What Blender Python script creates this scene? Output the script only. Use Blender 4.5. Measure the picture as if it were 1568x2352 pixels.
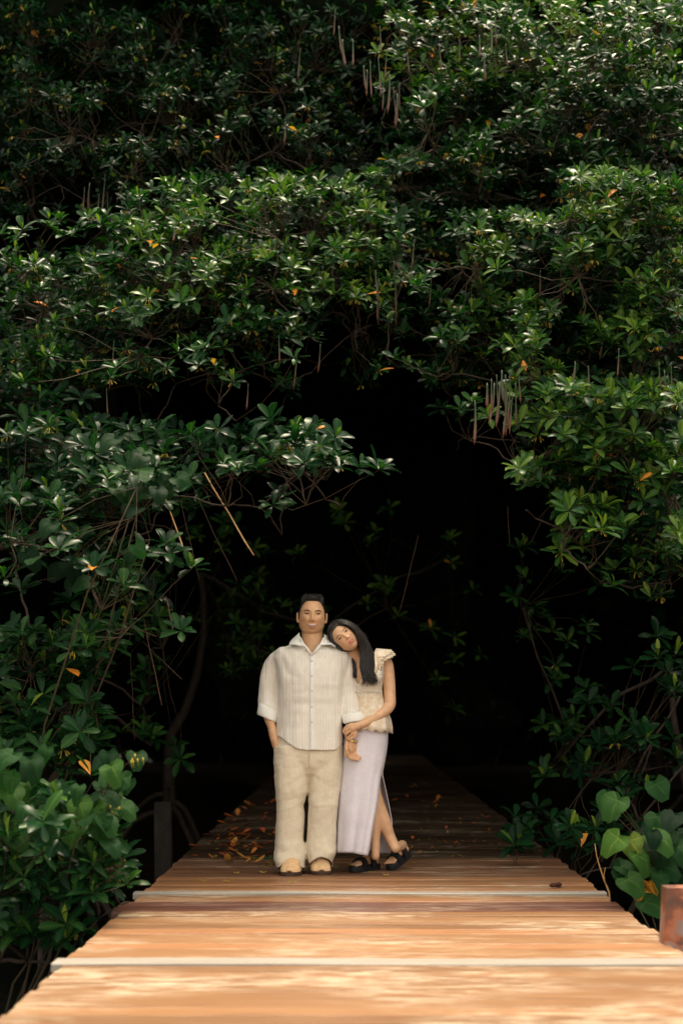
import bpy, bmesh, math, random
import numpy as np
from mathutils import Vector, Matrix, noise as mnoise

random.seed(7); RNG = np.random.default_rng(7)
for o in list(bpy.data.objects): bpy.data.objects.remove(o)
S = bpy.context.scene
COL = S.collection

# ------------------------------------------------------------------ camera
CAMZ = 1.07; LENS = 55.0; FPX = 3593.3
PITCH = math.atan(440 / FPX); YAW = math.atan(26 / FPX)
cd = bpy.data.cameras.new('camera'); cam = bpy.data.objects.new('camera', cd); COL.objects.link(cam)
cam.location = (0, 0, CAMZ); cam.rotation_euler = (math.pi / 2 + PITCH, 0, YAW)
cd.sensor_fit = 'VERTICAL'; cd.sensor_height = 36.0; cd.lens = LENS
cd.clip_start = 0.05; cd.clip_end = 900
cd.dof.use_dof = True; cd.dof.focus_distance = 9.7; cd.dof.aperture_fstop = 1.7
S.camera = cam

# ------------------------------------------------------------------ sky, sun, exposure
SUN_EL = math.radians(71); SUN_AZ = math.radians(14)      # behind the trees, a little to the right (from +Y towards +X)
W = bpy.data.worlds.new('World'); S.world = W; W.use_nodes = True
nt = W.node_tree; nt.nodes.clear()
wo = nt.nodes.new('ShaderNodeOutputWorld'); bg = nt.nodes.new('ShaderNodeBackground')
sk = nt.nodes.new('ShaderNodeTexSky'); sk.sky_type = 'NISHITA'; sk.sun_disc = False
sk.sun_elevation = SUN_EL; sk.sun_rotation = SUN_AZ; sk.dust_density = 3.0; sk.air_density = 1.0
hs = nt.nodes.new('ShaderNodeHueSaturation'); hs.inputs['Saturation'].default_value = 0.22
tint = nt.nodes.new('ShaderNodeMix'); tint.data_type = 'RGBA'; tint.blend_type = 'MULTIPLY'
tint.inputs[0].default_value = 1.0; tint.inputs[7].default_value = (1.0, 0.89, 0.72, 1)      # thin warm cloud veil
nt.links.new(sk.outputs[0], hs.inputs['Color']); nt.links.new(hs.outputs[0], tint.inputs[6])
nt.links.new(tint.outputs[2], bg.inputs[0]); bg.inputs[1].default_value = 0.15
nt.links.new(bg.outputs[0], wo.inputs[0])
sd = bpy.data.lights.new('sun', 'SUN'); sd.energy = .8; sd.angle = math.radians(14); sd.color = (1, 0.84, 0.62)
sun = bpy.data.objects.new('sun', sd); COL.objects.link(sun)
SUNV = Vector((math.cos(SUN_EL) * math.sin(SUN_AZ), math.cos(SUN_EL) * math.cos(SUN_AZ), math.sin(SUN_EL)))
sun.rotation_euler = SUNV.to_track_quat('Z', 'Y').to_euler(); sun.location = (2, 6, 14)
S.view_settings.view_transform = 'Standard'; S.view_settings.look = 'None'
S.view_settings.exposure = 2.15; S.view_settings.gamma = 1.0; S.view_settings.use_curve_mapping = False
S.render.engine = 'CYCLES'
S.cycles.use_denoising = True
S.cycles.max_bounces = 6; S.cycles.diffuse_bounces = 3; S.cycles.glossy_bounces = 3; S.cycles.transmission_bounces = 3
S.cycles.sample_clamp_indirect = 4.0

# ------------------------------------------------------------------ helpers
RCAM = Matrix.Rotation(YAW, 3, 'Z') @ Matrix.Rotation(math.pi / 2 + PITCH, 3, 'X')
def P(px, py, Y):
    """the point at distance Y down the boardwalk that is seen at photo position (px, py)"""
    r = RCAM @ Vector(((px - 784) / FPX, -(py - 1176) / FPX, -1))
    return Vector((0, 0, CAMZ)) + r * (Y / r.y)
def PG(px, py, z=0.0):
    """the point at height z seen at (px, py)"""
    r = RCAM @ Vector(((px - 784) / FPX, -(py - 1176) / FPX, -1))
    return Vector((0, 0, CAMZ)) + r * ((z - CAMZ) / r.z)

def tag(o, label=None, cat=None, group=None, kind=None):
    if label: o['label'] = label
    if cat: o['category'] = cat
    if group: o['group'] = group
    if kind: o['kind'] = kind
    return o
def empty(name, loc, label, cat, group=None):
    o = bpy.data.objects.new(name, None); o.location = loc; o.empty_display_size = 0.2
    COL.objects.link(o); return tag(o, label, cat, group)
def link(name, me, mat=None, parent=None, world=True):
    """world=True: mesh is written in world coordinates"""
    o = bpy.data.objects.new(name, me); COL.objects.link(o)
    if mat is not None and len(me.materials) == 0: me.materials.append(mat)
    if parent is not None:
        o.parent = parent
        if world and parent.parent is None: o.location = -parent.location
    return o
def mesh_np(name, V, F, smooth=True, tone=None, rib=None):
    """V (n,3), F list of faces or (m,k) array; tone per-vertex scalar"""
    me = bpy.data.meshes.new(name)
    V = np.asarray(V, dtype=np.float32)
    if isinstance(F, np.ndarray):
        m, k = F.shape
        me.vertices.add(len(V)); me.vertices.foreach_set('co', V.ravel())
        me.loops.add(m * k); me.loops.foreach_set('vertex_index', F.astype(np.int32).ravel())
        me.polygons.add(m); me.polygons.foreach_set('loop_start', np.arange(0, m * k, k, dtype=np.int32))
        me.update(calc_edges=True)
    else:
        me.from_pydata(V.tolist(), [], F)
    if smooth: me.polygons.foreach_set('use_smooth', np.ones(len(me.polygons), dtype=bool))
    if tone is not None:
        a = me.attributes.new('tone', 'FLOAT', 'POINT'); a.data.foreach_set('value', np.asarray(tone, dtype=np.float32))
    if rib is not None:
        a = me.attributes.new('rib', 'FLOAT', 'POINT'); a.data.foreach_set('value', np.asarray(rib, dtype=np.float32))
    me.update()
    return me

class MB:
    """collects simple shapes into one mesh (world coordinates)"""
    def __init__(s): s.v = []; s.f = []
    def add(s, V, F):
        b = len(s.v); s.v += [tuple(p) for p in V]; s.f += [tuple(i + b for i in f) for f in F]; return s
    def tube(s, pts, rad, n=6, caps=True):
        pts = [Vector(p) for p in pts]
        if not hasattr(rad, '__len__'): rad = [rad] * len(pts)
        V = []; F = []; up = None
        for i, p in enumerate(pts):
            d = (pts[min(i + 1, len(pts) - 1)] - pts[max(i - 1, 0)])
            if d.length < 1e-9: d = Vector((0, 0, 1))
            d.normalize()
            if up is None: up = d.orthogonal().normalized()
            up = (up - d * up.dot(d))
            up = up.normalized() if up.length > 1e-6 else d.orthogonal().normalized()
            sd_ = d.cross(up)
            for k in range(n):
                a = 2 * math.pi * k / n
                V.append(p + (up * math.cos(a) + sd_ * math.sin(a)) * rad[i])
        for i in range(len(pts) - 1):
            for k in range(n):
                F.append((i * n + k, i * n + (k + 1) % n, (i + 1) * n + (k + 1) % n, (i + 1) * n + k))
        if caps:
            F.append(tuple(range(n))[::-1]); F.append(tuple(range((len(pts) - 1) * n, len(pts) * n)))
        return s.add(V, F)
    def box(s, c, h, rot=None):
        V = []
        for x in (-1, 1):
            for y in (-1, 1):
                for z in (-1, 1):
                    q = Vector((x * h[0], y * h[1], z * h[2]))
                    if rot is not None: q = rot @ q
                    V.append(Vector(c) + q)
        return s.add(V, [(0, 1, 3, 2), (4, 6, 7, 5), (0, 4, 5, 1), (2, 3, 7, 6), (0, 2, 6, 4), (1, 5, 7, 3)])
    def ball(s, c, r, nu=10, nv=7, rot=None):
        if not hasattr(r, '__len__'): r = (r, r, r)
        V = []; F = []
        for j in range(nv + 1):
            th = math.pi * j / nv
            for i in range(nu):
                ph = 2 * math.pi * i / nu
                q = Vector((math.sin(th) * math.cos(ph) * r[0], math.sin(th) * math.sin(ph) * r[1], math.cos(th) * r[2]))
                if rot is not None: q = rot @ q
                V.append(Vector(c) + q)
        for j in range(nv):
            for i in range(nu):
                F.append((j * nu + i, (j + 1) * nu + i, (j + 1) * nu + (i + 1) % nu, j * nu + (i + 1) % nu))
        return s.add(V, F)
    def mesh(s, name, smooth=True):
        me = bpy.data.meshes.new(name); me.from_pydata([tuple(p) for p in s.v], [], s.f)
        if smooth: me.polygons.foreach_set('use_smooth', [True] * len(me.polygons))
        me.update(); return me
    def build(s, name, mat, parent=None, smooth=True):
        return link(name, s.mesh(name, smooth), mat, parent)

# ------------------------------------------------------------------ materials
def nmat(name):
    m = bpy.data.materials.new(name); m.use_nodes = True
    n = m.node_tree; b = n.nodes['Principled BSDF']; return m, n, b
def node(n, t, **kw):
    x = n.nodes.new(t)
    for k, v in kw.items():
        if isinstance(k, str) and hasattr(x, k): setattr(x, k, v)
    return x
def ramp(n, stops, src):
    r = n.nodes.new('ShaderNodeValToRGB'); e = r.color_ramp.elements
    while len(e) < len(stops): e.new(0.5)
    for i, (p, c) in enumerate(stops):
        e[i].position = p; e[i].color = (*c, 1) if len(c) == 3 else c
    n.links.new(src, r.inputs[0]); return r
def simple(name, col, rough=0.7, spec=0.5, noise_scale=None, var=0.25, bump=0.0, bump_scale=None, metallic=0):
    m, n, b = nmat(name)
    b.inputs['Roughness'].default_value = rough; b.inputs['Specular IOR Level'].default_value = spec
    b.inputs['Metallic'].default_value = metallic
    b.inputs['Base Color'].default_value = (*col, 1)
    tc = node(n, 'ShaderNodeTexCoord')
    if noise_scale:
        t = node(n, 'ShaderNodeTexNoise'); t.inputs['Scale'].default_value = noise_scale; t.inputs['Detail'].default_value = 4
        n.links.new(tc.outputs['Object'], t.inputs['Vector'])
        r = ramp(n, [(0.25, tuple(c * (1 - var) for c in col)), (0.75, tuple(min(1, c * (1 + var)) for c in col))], t.outputs[0])
        n.links.new(r.outputs[0], b.inputs['Base Color'])
    if bump:
        t2 = node(n, 'ShaderNodeTexNoise'); t2.inputs['Scale'].default_value = bump_scale or (noise_scale or 20) * 2; t2.inputs['Detail'].default_value = 5
        n.links.new(tc.outputs['Object'], t2.inputs['Vector'])
        bp = node(n, 'ShaderNodeBump'); bp.inputs['Strength'].default_value = bump; bp.inputs['Distance'].default_value = 0.01
        n.links.new(t2.outputs[0], bp.inputs['Height']); n.links.new(bp.outputs[0], b.inputs['Normal'])
    return m

def leaf_material(name, stops, rough=0.33, trans=0.22, trans_mul=(1.3, 1.9, 0.6), spec=0.6):
    """colour follows the per-leaf value 'tone'"""
    m, n, b = nmat(name)
    at = node(n, 'ShaderNodeAttribute'); at.attribute_name = 'tone'
    r = ramp(n, stops, at.outputs['Fac'])
    tc = node(n, 'ShaderNodeTexCoord')
    t = node(n, 'ShaderNodeTexNoise'); t.inputs['Scale'].default_value = 35; t.inputs['Detail'].default_value = 2
    n.links.new(tc.outputs['Object'], t.inputs['Vector'])
    mr = node(n, 'ShaderNodeMapRange'); mr.inputs[1].default_value = .3; mr.inputs[2].default_value = .7
    mr.inputs[3].default_value = .78; mr.inputs[4].default_value = 1.2
    n.links.new(t.outputs[0], mr.inputs[0])
    mx = node(n, 'ShaderNodeMix'); mx.data_type = 'RGBA'; mx.blend_type = 'MULTIPLY'; mx.inputs[0].default_value = 1
    n.links.new(r.outputs[0], mx.inputs[6]); n.links.new(mr.outputs[0], mx.inputs[7])
    ar = node(n, 'ShaderNodeAttribute'); ar.attribute_name = 'rib'                 # paler midrib and veins
    pw = node(n, 'ShaderNodeMath'); pw.operation = 'POWER'; pw.inputs[1].default_value = 7; n.links.new(ar.outputs['Fac'], pw.inputs[0])
    pm = node(n, 'ShaderNodeMath'); pm.operation = 'MULTIPLY'; pm.inputs[1].default_value = .55; n.links.new(pw.outputs[0], pm.inputs[0])
    mv = node(n, 'ShaderNodeMix'); mv.data_type = 'RGBA'; n.links.new(pm.outputs[0], mv.inputs[0]); n.links.new(mx.outputs[2], mv.inputs[6])
    gb = node(n, 'ShaderNodeMix'); gb.data_type = 'RGBA'; gb.blend_type = 'MULTIPLY'; gb.inputs[0].default_value = 1; n.links.new(mx.outputs[2], gb.inputs[6]); gb.inputs[7].default_value = (4.0, 2.6, 2.4, 1)
    n.links.new(gb.outputs[2], mv.inputs[7]); mx = mv
    n.links.new(mx.outputs[2], b.inputs['Base Color'])
    b.inputs['Roughness'].default_value = rough; b.inputs['Specular IOR Level'].default_value = spec
    tr = node(n, 'ShaderNodeBsdfTranslucent')
    m2 = node(n, 'ShaderNodeMix'); m2.data_type = 'RGBA'; m2.blend_type = 'MULTIPLY'; m2.inputs[0].default_value = 1
    n.links.new(mx.outputs[2], m2.inputs[6]); m2.inputs[7].default_value = (*trans_mul, 1)
    n.links.new(m2.outputs[2], tr.inputs[0])
    ms = node(n, 'ShaderNodeMixShader'); ms.inputs[0].default_value = trans
    n.links.new(b.outputs[0], ms.inputs[1]); n.links.new(tr.outputs[0], ms.inputs[2])
    n.links.new(ms.outputs[0], n.nodes['Material Output'].inputs[0])
    return m

M = {}
# tone: 0 darkest green .. 0.7 mid green, 0.85 young yellow-green, 1.0 dying orange
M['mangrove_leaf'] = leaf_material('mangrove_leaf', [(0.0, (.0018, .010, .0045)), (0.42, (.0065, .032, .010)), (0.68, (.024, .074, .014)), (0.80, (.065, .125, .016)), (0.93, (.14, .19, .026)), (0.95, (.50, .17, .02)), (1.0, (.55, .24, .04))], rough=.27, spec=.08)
M['hibiscus_leaf'] = leaf_material('hibiscus_leaf', [(0.0, (.003, .015, .006)), (0.6, (.012, .048, .011)), (0.85, (.042, .100, .015)), (0.93, (.10, .15, .025)), (0.95, (.42, .22, .02)), (1.0, (.45, .2, .03))], rough=.6, spec=.07, trans=.22)
M['bark'] = simple('bark', (.040, .028, .020), .85, .3, 14, .4, .5, 40)
M['twig'] = simple('twig', (.050, .034, .018), .7, .3, 20, .3)
M['aerial_root'] = simple('aerial_root', (.42, .25, .11), .75, .3, 30, .3)  # paler: sun on the brightest roots put into the colour
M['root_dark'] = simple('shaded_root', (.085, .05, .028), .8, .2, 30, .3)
M['flower'] = simple('flower', (.42, .32, .045), .6, .3, 60, .2)
M['mud'] = simple('mud', (.05, .038, .026), .9, .2, 1.4, .5, .6, 6)
# ================================================================== SETTING
# ground sheet under the water, out to the horizon, and the dark tidal water
def sheet(name, x0, x1, y0, y1, z, mat, kind='structure'):
    me = bpy.data.meshes.new(name); me.from_pydata([(x0, y0, z), (x1, y0, z), (x1, y1, z), (x0, y1, z)], [], [(0, 1, 2, 3)])
    o = link(name, me, mat); o['kind'] = kind; return o
sheet('ground', -400, 400, -400, 400, -1.3, M['mud'])
m, n, b = nmat('water'); b.inputs['Base Color'].default_value = (.008, .010, .007, 1); b.inputs['Roughness'].default_value = .12
b.inputs['Specular IOR Level'].default_value = .4
tc = node(n, 'ShaderNodeTexCoord'); t = node(n, 'ShaderNodeTexNoise'); t.inputs['Scale'].default_value = 3.0; t.inputs['Detail'].default_value = 3
n.links.new(tc.outputs['Object'], t.inputs['Vector']); bp = node(n, 'ShaderNodeBump'); bp.inputs['Strength'].default_value = .25; bp.inputs['Distance'].default_value = .02
n.links.new(t.outputs[0], bp.inputs['Height']); n.links.new(bp.outputs[0], b.inputs['Normal'])
M['water'] = m
sheet('water', -60, 60, -60, 21, -0.95, M['water'])
# muddy bank that rises behind the creek
N = 60; V = []; F = []
for j in range(N + 1):
    for i in range(N + 1):
        x = -30 + 60 * i / N; y = 15 + 65 * (j / N) ** 1.3
        h = -1.35 + 1.12 * min(1, max(0, (y - 16 - 1.2 * math.sin(x * .5)) / 7)) + .10 * mnoise.noise(Vector((x * .7, y * .7, 0)))
        if abs(x - .12) < 1.7: h = min(h, -0.45)
        V.append((x, y, h))
for j in range(N):
    for i in range(N):
        a = j * (N + 1) + i; F.append((a, a + 1, a + N + 2, a + N + 1))
M['bank'] = simple('bank_mud', (.017, .013, .009), .95, .05, 1.8, .5, .7, 8)
o = link('muddy_bank', mesh_np('muddy_bank', V, F), M['bank']); o['kind'] = 'structure'

# ------------------------------------------------------------------ boardwalk
def wood(name, c0, c1, c2, worn, rough=.42, spec=.3):
    """long-grained deck board; worn = share of pale scuffed streaks"""
    m, n, b = nmat(name)
    tc = node(n, 'ShaderNodeTexCoord'); oi = node(n, 'ShaderNodeObjectInfo')
    add = node(n, 'ShaderNodeVectorMath'); add.operation = 'ADD'
    sc = node(n, 'ShaderNodeVectorMath'); sc.operation = 'SCALE'; sc.inputs['Scale'].default_value = 37.0
    cmb = node(n, 'ShaderNodeCombineXYZ')
    for k in range(3): n.links.new(oi.outputs['Random'], cmb.inputs[k])
    n.links.new(cmb.outputs[0], sc.inputs[0]); n.links.new(tc.outputs['Object'], add.inputs[0]); n.links.new(sc.outputs[0], add.inputs[1])
    def stretched(sx, sy, detail, rough_=.6):
        mp = node(n, 'ShaderNodeMapping'); mp.inputs['Scale'].default_value = (sx, sy, sy)
        n.links.new(add.outputs[0], mp.inputs[0]); t = node(n, 'ShaderNodeTexNoise'); t.inputs['Scale'].default_value = 1
        t.inputs['Detail'].default_value = detail; t.inputs['Roughness'].default_value = rough_
        n.links.new(mp.outputs[0], t.inputs['Vector']); return t
    g = stretched(2.2, 55, 5)
    ge = node(n, 'ShaderNodeNewGeometry'); mpb = node(n, 'ShaderNodeMapping'); mpb.inputs['Scale'].default_value = (.8, 1.5, 1); n.links.new(ge.outputs['Position'], mpb.inputs[0])
    big = node(n, 'ShaderNodeTexNoise'); big.inputs['Scale'].default_value = 1; big.inputs['Detail'].default_value = 4; n.links.new(mpb.outputs[0], big.inputs['Vector'])
    r = ramp(n, [(.3, c0), (.5, c1), (.72, c2)], g.outputs[0])
    hsv = node(n, 'ShaderNodeHueSaturation'); mr = node(n, 'ShaderNodeMapRange'); mr.inputs[3].default_value = .74; mr.inputs[4].default_value = 1.18
    n.links.new(oi.outputs['Random'], mr.inputs[0]); n.links.new(mr.outputs[0], hsv.inputs['Value']); n.links.new(r.outputs[0], hsv.inputs['Color'])
    # pale worn streaks
    wn = stretched(5.5, 26, 6, .7)
    ml = node(n, 'ShaderNodeMath'); ml.operation = 'MULTIPLY'
    r2 = ramp(n, [(.50 - .1 * worn, (0, 0, 0)), (.66 - .1 * worn, (1, 1, 1))], big.outputs[0])
    r3 = ramp(n, [(.46, (0, 0, 0)), (.60, (1, 1, 1))], wn.outputs[0])
    n.links.new(r2.outputs[0], ml.inputs[0]); n.links.new(r3.outputs[0], ml.inputs[1])
    m3 = node(n, 'ShaderNodeMath'); m3.operation = 'MULTIPLY'; m3.inputs[1].default_value = min(1, .35 + .5 * worn)
    n.links.new(ml.outputs[0], m3.inputs[0])
    mx = node(n, 'ShaderNodeMix'); mx.data_type = 'RGBA'; n.links.new(m3.outputs[0], mx.inputs[0])
    n.links.new(hsv.outputs[0], mx.inputs[6]); mx.inputs[7].default_value = (.50, .41, .30, 1)
    n.links.new(mx.outputs[2], b.inputs['Base Color'])
    b.inputs['Roughness'].default_value = rough; b.inputs['Specular IOR Level'].default_value = spec
    bp = node(n, 'ShaderNodeBump'); bp.inputs['Strength'].default_value = .45; bp.inputs['Distance'].default_value = .004
    n.links.new(g.outputs[0], bp.inputs['Height']); n.links.new(bp.outputs[0], b.inputs['Normal'])
    return m
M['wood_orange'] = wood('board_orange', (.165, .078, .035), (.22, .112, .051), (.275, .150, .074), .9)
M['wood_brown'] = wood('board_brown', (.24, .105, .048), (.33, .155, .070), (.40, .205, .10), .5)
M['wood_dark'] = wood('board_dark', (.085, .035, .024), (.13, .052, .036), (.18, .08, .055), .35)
M['wood_far'] = wood('board_far_shade', (.028, .017, .011), (.050, .030, .018), (.080, .050, .030), .15, .85, .08)  # albedo lowered: tunnel shade over the far deck put into the colour
M['wood_shaded'] = wood('board_shaded_brown', (.13, .060, .032), (.20, .094, .048), (.27, .135, .07), .2, .55)  # brown copy darkened for the shade just behind the couple
M['wood_white'] = wood('board_whitish', (.30, .27, .23), (.36, .325, .28), (.42, .38, .33), .1, .5)

deck = bpy.data.objects.new('boardwalk', None); COL.objects.link(deck); deck.location = (0.115, 0, 0); deck['kind'] = 'structure'
XL, XR = -1.20, 1.42
BW = .150; GAP = .0045
def plank(y, w, mat, name, z=0.0, x0=XL, x1=XR, label=None, t=.035):
    """one board lying across the walkway, slightly bowed edges, bevelled top"""
    nx = 7; V = []; F = []; bv = .004
    prof = [(-w / 2, -t), (-w / 2, -bv), (-w / 2 + bv, 0), (w / 2 - bv, 0), (w / 2, -bv), (w / 2, -t)]
    for i in range(nx):
        u = i / (nx - 1); x = x0 + (x1 - x0) * u
        dz = .0022 * math.sin(u * 9 + y * 13); dy = .0012 * math.sin(u * 5 + y * 31)
        for (py_, pz) in prof: V.append((x, y + py_ + dy, z + pz + dz))
    k = len(prof)
    for i in range(nx - 1):
        for j in range(k):
            F.append((i * k + j, i * k + (j + 1) % k, (i + 1) * k + (j + 1) % k, (i + 1) * k + j))
    F.append(tuple(range(k))[::-1]); F.append(tuple(range((nx - 1) * k, nx * k)))
    V = [(a - .115, b_ , c) for a, b_, c in V]
    me = mesh_np(name, [(a, b_ - y, c) for a, b_, c in V], F, smooth=False)
    o = link(name, me, mat, deck, world=False); o.location = (0, y, 0)
    if label: o['label'] = label
    return o
WHITE = [6.725, 9.105]; DARKB = [8.36, 8.51, 8.66]
y = -2.0; rp = random.Random(5)
while y < 33:
    w = BW - GAP
    z = rp.uniform(-.003, .003)
    x0 = XL + rp.uniform(-.010, .010); x1 = XR + rp.uniform(-.016, .016)
    lab = None; mat = M['wood_orange'] if y < 9.0 else (M['wood_brown'] if y < 10.0 else (M['wood_shaded'] if y < 11.2 else M['wood_far']))  # board tone by distance carries the light falloff: brown lifted, far ones darkened
    if y > 4.0 and y < 8.2 and rp.random() < .10: mat = M['wood_brown']
    if any(abs(y - q) < BW / 2 for q in WHITE):
        mat = M['wood_white']; lab = 'whitish pale deck board'; z = .006; x0 = XL - .045
        if y > 8: w = .10
    elif any(abs(y - q) < BW / 2 for q in DARKB):
        mat = M['wood_dark']; lab = 'dark reddish brown deck board'; x0 = XL - .05; z = -.002
    elif 8.74 < y < 8.95:
        mat = M['wood_brown']
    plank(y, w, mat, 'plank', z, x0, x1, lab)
    y += BW
for x in (-.95, .115, 1.18):
    b_ = MB().box((x, 15.5, -.135), (.05, 17.6, .09)); b_.build('beam', M['wood_far'], deck, smooth=False)
for yy in (3.2, 6.4, 9.6, 12.8, 16.0, 19.2, 22.4):
    MB().box((.115, yy, -.30), (1.2, .05, .07)).build('crossbeam', M['wood_far'], deck, smooth=False)
    for x in (-.95, 1.18):
        MB().tube([(x, yy + .12, -1.6), (x, yy + .12, -.05 - .18)], .07, 10).build('pile', M['wood_far'], deck)
# ================================================================== FOLIAGE
def leaf_template(L=.105, Wd=.042, fold=.25, droop=.10, kind='obovate', seed=0):
    """11 vertices, 6 faces-rows; x along the leaf, y across, z up"""
    ts = [0.30, .62, .88]; ws = {'obovate': [.62, 1.0, .72], 'heart': [1, 1, 1]}[kind]
    V = [(0, 0, 0)]
    for t_, w_ in zip(ts, ws):
        zc = -droop * L * t_ * t_
        V.append((t_ * L, w_ * Wd / 2, zc + fold * w_ * Wd / 2)); V.append((t_ * L, 0, zc)); V.append((t_ * L, -w_ * Wd / 2, zc + fold * w_ * Wd / 2))
    V.append((L, 0, -droop * L * 1.1))
    F = [(0, 2, 1), (0, 3, 2)]
    for r in range(2):
        a = 1 + r * 3
        F += [(a, a + 1, a + 4), (a, a + 4, a + 3), (a + 1, a + 2, a + 5), (a + 1, a + 5, a + 4)]
    F += [(7, 8, 10), (8, 9, 10)]
    return np.array(V), np.array(F), np.array([1, 0, 1, 0, 0, 1, 0, 0, 1, 0, 1.])
def heart_template(R=.075, cup=.22, droop=.3):
    """broad heart-shaped leaf with pointed tip; fan of 2 rings"""
    n_ = 14; V = [(0, 0, 0)]; out = []
    for k in range(n_):
        a = 2 * math.pi * (k + .5) / n_                # 0 = tip direction at a=pi? tip along +x
        a0 = a
        r = R * (1.0 + .16 * math.cos(a0)); 
        if a0 < .35 or a0 > 2 * math.pi - .35: r *= 1.28
        if abs(a0 - math.pi) < .35: r *= .42
        out.append((a0, r))
    for (a, r) in out: V.append((.5 * r * math.cos(a) + R * .12, .5 * r * math.sin(a), cup * .10 * R + .015 * R * math.sin(5 * a)))
    for (a, r) in out:
        x = r * math.cos(a) + R * .12; V.append((x, r * math.sin(a), cup * R * .42 * (1 + .4 * math.sin(3 * a)) - droop * max(0, x) ** 2 / R))
    F = []
    for k in range(n_):
        k2 = (k + 1) % n_
        F.append((0, 1 + k, 1 + k2)); F.append((1 + k, 1 + n_ + k, 1 + n_ + k2)); F.append((1 + k, 1 + n_ + k2, 1 + k2))
    rib = np.zeros(1 + 2 * n_); rib[0] = 1
    for k in (0, 3, 5, 8, 10): rib[1 + k] = 1; rib[1 + n_ + k] = .8
    return np.array(V), np.array(F), rib

def basis(d, nrm):
    d = d.normalized(); s_ = nrm.cross(d)
    if s_.length < 1e-5: s_ = d.orthogonal()
    s_.normalize(); u = d.cross(s_).normalized()
    return d, s_, u                                    # columns x, y, z

LEAF_T = [leaf_template(1.0, .36 + .04 * (k % 4), .12 + .12 * (k % 4), -.05 + .12 * (k % 5)) for k in range(14)]
HEART_T = [heart_template(.5, .2 + .12 * (k % 3), .15 + .2 * (k % 4)) for k in range(6)]

class Leaves:
    """list of single leaves; the largest in view become objects, the rest one joined mesh"""
    def __init__(s, templates, mat): s.T = templates; s.mat = mat; s.items = []
    def add(s, p, d, nrm, L, tone, wide=1.0):
        s.items.append((Vector(p), Vector(d), Vector(nrm), L, tone, wide, random.randrange(len(s.T))))
    def joined(s, items, name, parent):
        Vs = []; Fs = []; Ts = []; Rs = []; base = 0
        for (p, d, nr, L, tone, wide, k) in items:
            T, F, rib = s.T[k]; x, y_, z_ = basis(d, nr)
            A = np.array([[x.x, y_.x * wide, z_.x], [x.y, y_.y * wide, z_.y], [x.z, y_.z * wide, z_.z]]) * L
            Vs.append(T @ A.T + np.array(p)); Fs.append(F + base); Ts.append(np.full(len(T), tone)); Rs.append(rib); base += len(T)
        if not Vs: return None
        me = mesh_np(name, np.concatenate(Vs), np.concatenate(Fs), True, np.concatenate(Ts), np.concatenate(Rs))
        o = link(name, me, s.mat, parent); o['kind'] = 'stuff'; return o
    def build(s, parent, n_single=300, name='leaf', rest='foliage'):
        """n_single largest in the picture as objects sharing mesh data by shape and tone"""
        global LEAF_MESHES
        def size(it):
            p = it[0]
            r = RCAM.transposed() @ (p - Vector((0, 0, CAMZ)))
            if r.z > -.5: return 0
            u = r.x / -r.z * FPX + 784; v = 1176 - r.y / -r.z * FPX
            if not (-10 < u < 1578 and -10 < v < 2362): return 0
            return it[3] / p.y
        s.items.sort(key=size, reverse=True)
        a = s.items[:n_single]; b2 = s.items[n_single:]
        for (p, d, nr, L, tone, wide, k) in a:
            tq = round(tone * 24) / 24 if tone < .94 else (.97 if tone < .98 else 1.0)
            key = (id(s.T), k, tq)
            if key not in LEAF_MESHES:
                T, F, rib = s.T[k]
                me = mesh_np(name, T, F, True, np.full(len(T), tq), rib); me.materials.append(s.mat); LEAF_MESHES[key] = me
            o = bpy.data.objects.new(name, LEAF_MESHES[key]); COL.objects.link(o); o.parent = parent
            x, y_, z_ = basis(d, nr); q = p - parent.location
            o.matrix_local = Matrix(((x.x * L, y_.x * L * wide, z_.x * L, q.x), (x.y * L, y_.y * L * wide, z_.y * L, q.y), (x.z * L, y_.z * L * wide, z_.z * L, q.z), (0, 0, 0, 1)))
        s.joined(b2, rest, parent)
LEAF_MESHES = {}

FLOW = {}
def rosette(lv, p, axis, L, tone0, young, fl=None, rnd=random):
    """whorl of mangrove leaves round a shoot tip, sometimes with an erect young pair and flowers"""
    axis = axis.normalized(); u = axis.orthogonal().normalized(); w = axis.cross(u)
    nl = rnd.randint(7, 10); a0 = rnd.uniform(0, 6.28)
    for i in range(nl):
        a = a0 + i * 2.4 + rnd.uniform(-.25, .25)
        th = math.radians(38 + 52 * (1 - i / nl) + rnd.uniform(-12, 12))
        r = u * math.cos(a) + w * math.sin(a)
        d = axis * math.cos(th) + r * math.sin(th)
        nr = axis * math.sin(th) - r * math.cos(th)
        nr = nr + Vector((rnd.uniform(-.35, .35), rnd.uniform(-.35, .35), rnd.uniform(-.2, .4)))
        tn = min(.78, max(0, tone0 + rnd.uniform(-.2, .2) + .15 * (i / nl)))
        if rnd.random() < .0035: tn = rnd.choice((.97, 1.0))
        lv.add(p - axis * (.018 * (1 - i / nl)) + r * .006, d, nr, L * rnd.uniform(.72, 1.15), tn)
    if young:
        for k in range(rnd.choice((1, 2, 2))):
            a = rnd.uniform(0, 6.28); r = u * math.cos(a) + w * math.sin(a); th = rnd.uniform(.05, .35)
            d = axis * math.cos(th) + r * math.sin(th); nr = axis * math.sin(th) - r * math.cos(th)
            lv.add(p, d, nr, L * rnd.uniform(.5, .85), rnd.uniform(.74, .9), .8)
    if fl is not None:
        for k in range(rnd.randint(4, 8)):
            a = rnd.uniform(0, 6.28); r = u * math.cos(a) + w * math.sin(a)
            q = p - axis * .02 + r * .012
            e = q + r * rnd.uniform(.012, .028) + Vector((0, 0, -rnd.uniform(.012, .03)))
            fl.tube([q, (q + e) / 2 + Vector((0, 0, .004)), e], [.0012, .0022, .0045], 4)

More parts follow.
